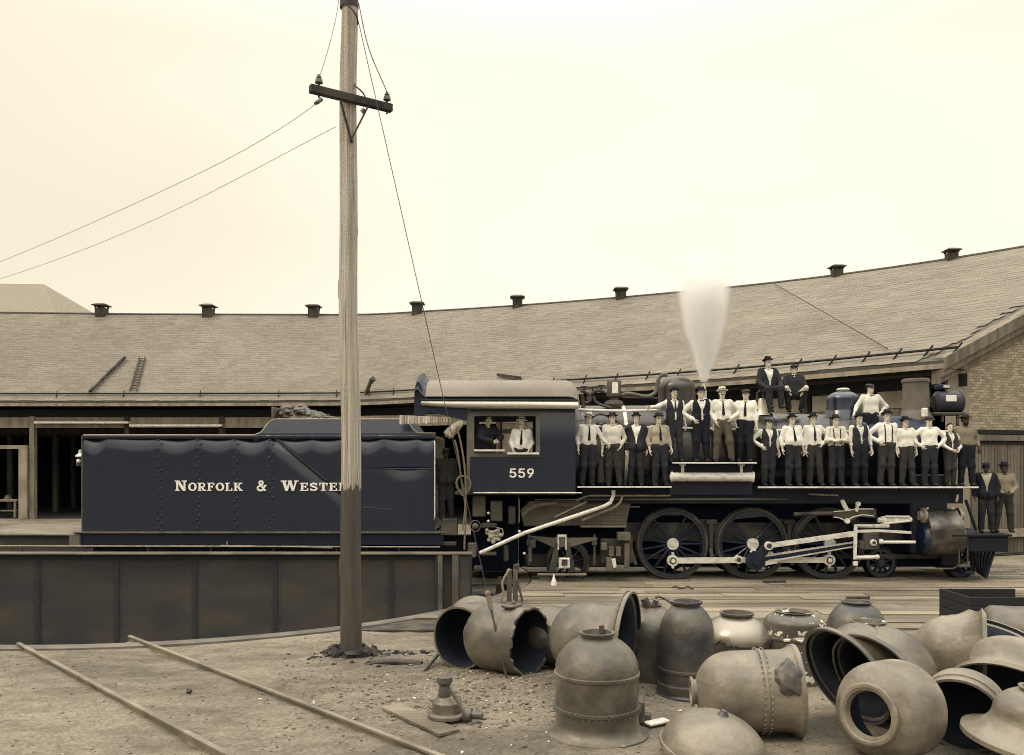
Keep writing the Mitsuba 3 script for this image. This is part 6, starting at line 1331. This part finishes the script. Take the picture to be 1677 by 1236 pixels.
for f in (.105, .94):
    p = ca + (cb_ - ca) * f
    ins = obj('insulator', lathe([(.001, .235), (.022, .23), (.028, .20), (.040, .19), (.028, .175), (.05, .16), (.058, .11), (.05, .105), (.001, .105)], 16), 'insulator', arm_, 35, T().translate(list(p)))
    obj('pin', cyl(p + [0, 0, .057], p + [0, 0, .12], .014, n=8), 'wire', arm_); obj('pin_end', cyl(p - [0, 0, .10], p - [0, 0, .058], .014, n=8), 'wire', arm_)
foot = P(574.5, 229, Yp - .16)
for f in (.36, .71):
    p = ca + (cb_ - ca) * f + [0, -.03, -.05]; obj('brace', beam(p, foot, .035, .02), 'wire', po)
obj('bolt', cyl(foot, foot + [0, .1, 0], .022, n=8), 'wire', po)
obj('strain_insulator', cat([cyl(P(518, 168, 12.1), P(526, 162, 12.15), .03, n=10), cyl(P(514, 170, 12.1), P(518.5, 167.2, 12.1), .024, n=10)]), 'insulator', po); obj('strain_insulator', cyl(P(592, 184, 12.5), P(597, 179, 12.5), .035, n=10), 'insulator', po)
def wire(label, pts, r=.009, n=40, mat='wire'):
    k = obj('overhead_wire', tube(spline(pts, n) if len(pts) > 2 else pts, r, 5), mat); tag(k, label, 'wire'); return k
plain('rusty_wire', (.42, .32, .22), .7, .2)
wire('upper rust coloured wire sagging away from the crossarm to the left', [P(518, 169, 12.1), P(400, 245, 13), P(270, 310, 14), P(120, 378, 15.4), P(-40, 444, 17)], .0045, 40, 'rusty_wire')
wire('lower rust coloured wire sagging away from the pole to the left', [P(550, 207, 12.6), P(440, 265, 13.6), P(300, 337, 15), P(150, 403, 16.5), P(-40, 468, 18.5)], .0045, 40, 'rusty_wire')
wire('short wire looping down from the pole top to the right insulator', [P(587, 5, 12.55), P(592, 30, 12.5), P(604, 80, 12.6), P(620, 120, 12.7), P(633, 150, 12.75)], .007)
wire('thin wire rising out of the picture left of the pole top', [P(556, -20, 12.0), P(545, 50, 12.2), P(531, 100, 12.3), P(522, 128, 12.3)], .004)
wire('short dark jumper wire on the right side of the pole at the crossarm', [P(582, 136, 12.6), P(588, 146, 12.5), P(594, 152, 12.5), P(597, 160, 12.5)], .012)
wire('twisted dark wire wound round the pole top', [P(565, 8, 12.45), P(575, 14, 12.42), P(582, 24, 12.45), P(585, 40, 12.55)], .012)
gw_ = thing('guy_wire', 'long guy wire from the pole top down past the cab to the dome casings', 'guy wire')
anc = np.array([X(834, 10.9), 10.9, .0]); top_ = P(583, 20, 12.55); L_ = lambda t: anc + (top_ - anc) * t
obj('strand', tube([L_(.12), L_(.5), L_(1.0)], .006, 5), 'wire', gw_); obj('anchor_rod', tube([L_(-.01), L_(.105)], .016, 6), 'grimy_iron', gw_)
obj('turnbuckle', cat([tube([L_(.105), L_(.125)], .032, 8), place(trimesh.creation.icosphere(1, .04), mat4(np.eye(3), L_(.127)))]), 'rope', gw_)
# debris round the foot of the pole
r = np.random.default_rng(8)
k_ = obj('bark_collar', cat([place(trimesh.convex.convex_hull(r.normal(0, 1, (12, 3)) * [.07, .035, .035]), mat4(rotz(t + 1.57), [b0[0] + .30 * math.cos(t) + r.normal(0, .02), 12.62 + .26 * math.sin(t), .05 + float(ground_z(b0[0] + .33 * math.cos(t), 12.62 + .3 * math.sin(t)))])) for t in np.arange(0, 6.28, .22)]), 'dark_timber', None, False); tag(k_, 'ring of dark clods heaped round the foot of the pole', 'clods', kind='stuff')

# ------------------------------------------------------------------ steam from the safety valve
PH, PW = 4.3, 1.25
width = lambda h: .07 + .78 * (1 - np.exp(-((h / 1.75) ** 1.2)))
drift = lambda h: .03 * np.sin(h * 1.3)
def plume_grid():
    nz, nx_ = 96, 48
    z, y, x = np.meshgrid(np.linspace(0, 1, nz), np.linspace(-1, 1, nx_), np.linspace(-1, 1, nx_), indexing='ij')
    h = z * PH; rw = width(h); X_, Y_ = x * PW - drift(h), y * PW
    p = np.stack([X_ * 2.2, Y_ * 2.2, h * 1.5], -1)
    q = np.hypot(X_, Y_) / rw * (1 + .30 * (meshkit.fbm(p, 3, 4) - .5))
    d = np.clip((1.10 - q) / .45, 0, 1) ** 1.4 * np.clip((3.5 - h) / 1.35, 0, 1) ** 1.5 / (.12 + rw) * np.clip(h / .04, 0, 1)
    return d.astype(np.float32)[..., None]
hs_ = np.linspace(0, PH - .02, 60); pr = np.minimum(width(hs_) * 1.28 + .02, PW - .02) * np.clip((PH - hs_) / .3, 0, 1) ** .5
pl_ = lathe([(.0015, 0.0)] + [(max(r_, .0015), h_ + .004) for r_, h_ in zip(pr, hs_)] + [(.0015, PH)], 48)
if pl_.volume < 0: pl_.faces = pl_.faces[:, ::-1]
p0 = np.array([svx, YC, Z(628, YC) + .01])
scene['steam_plume'] = mikit.ply(place(pl_, mat4(np.eye(3), p0)), {'type': 'mask', 'opacity': .02, 'bsdf': {'type': 'twosided', 'bsdf': {'type': 'diffuse', 'reflectance': {'type': 'rgb', 'value': [.92, .92, .92]}}}}, True,
                                 interior={'type': 'heterogeneous', 'albedo': {'type': 'rgb', 'value': [1.0, 1.0, 1.0]}, 'scale': 5.2,
                                           'sigma_t': {'type': 'gridvolume', 'grid': mi.VolumeGrid(plume_grid()), 'to_world': T().translate([p0[0] - PW, YC - PW, p0[2]]).scale([2 * PW, 2 * PW, PH])}})
tag('steam_plume', 'white plume of steam blowing off above the boiler against the roof', 'steam', kind='stuff')
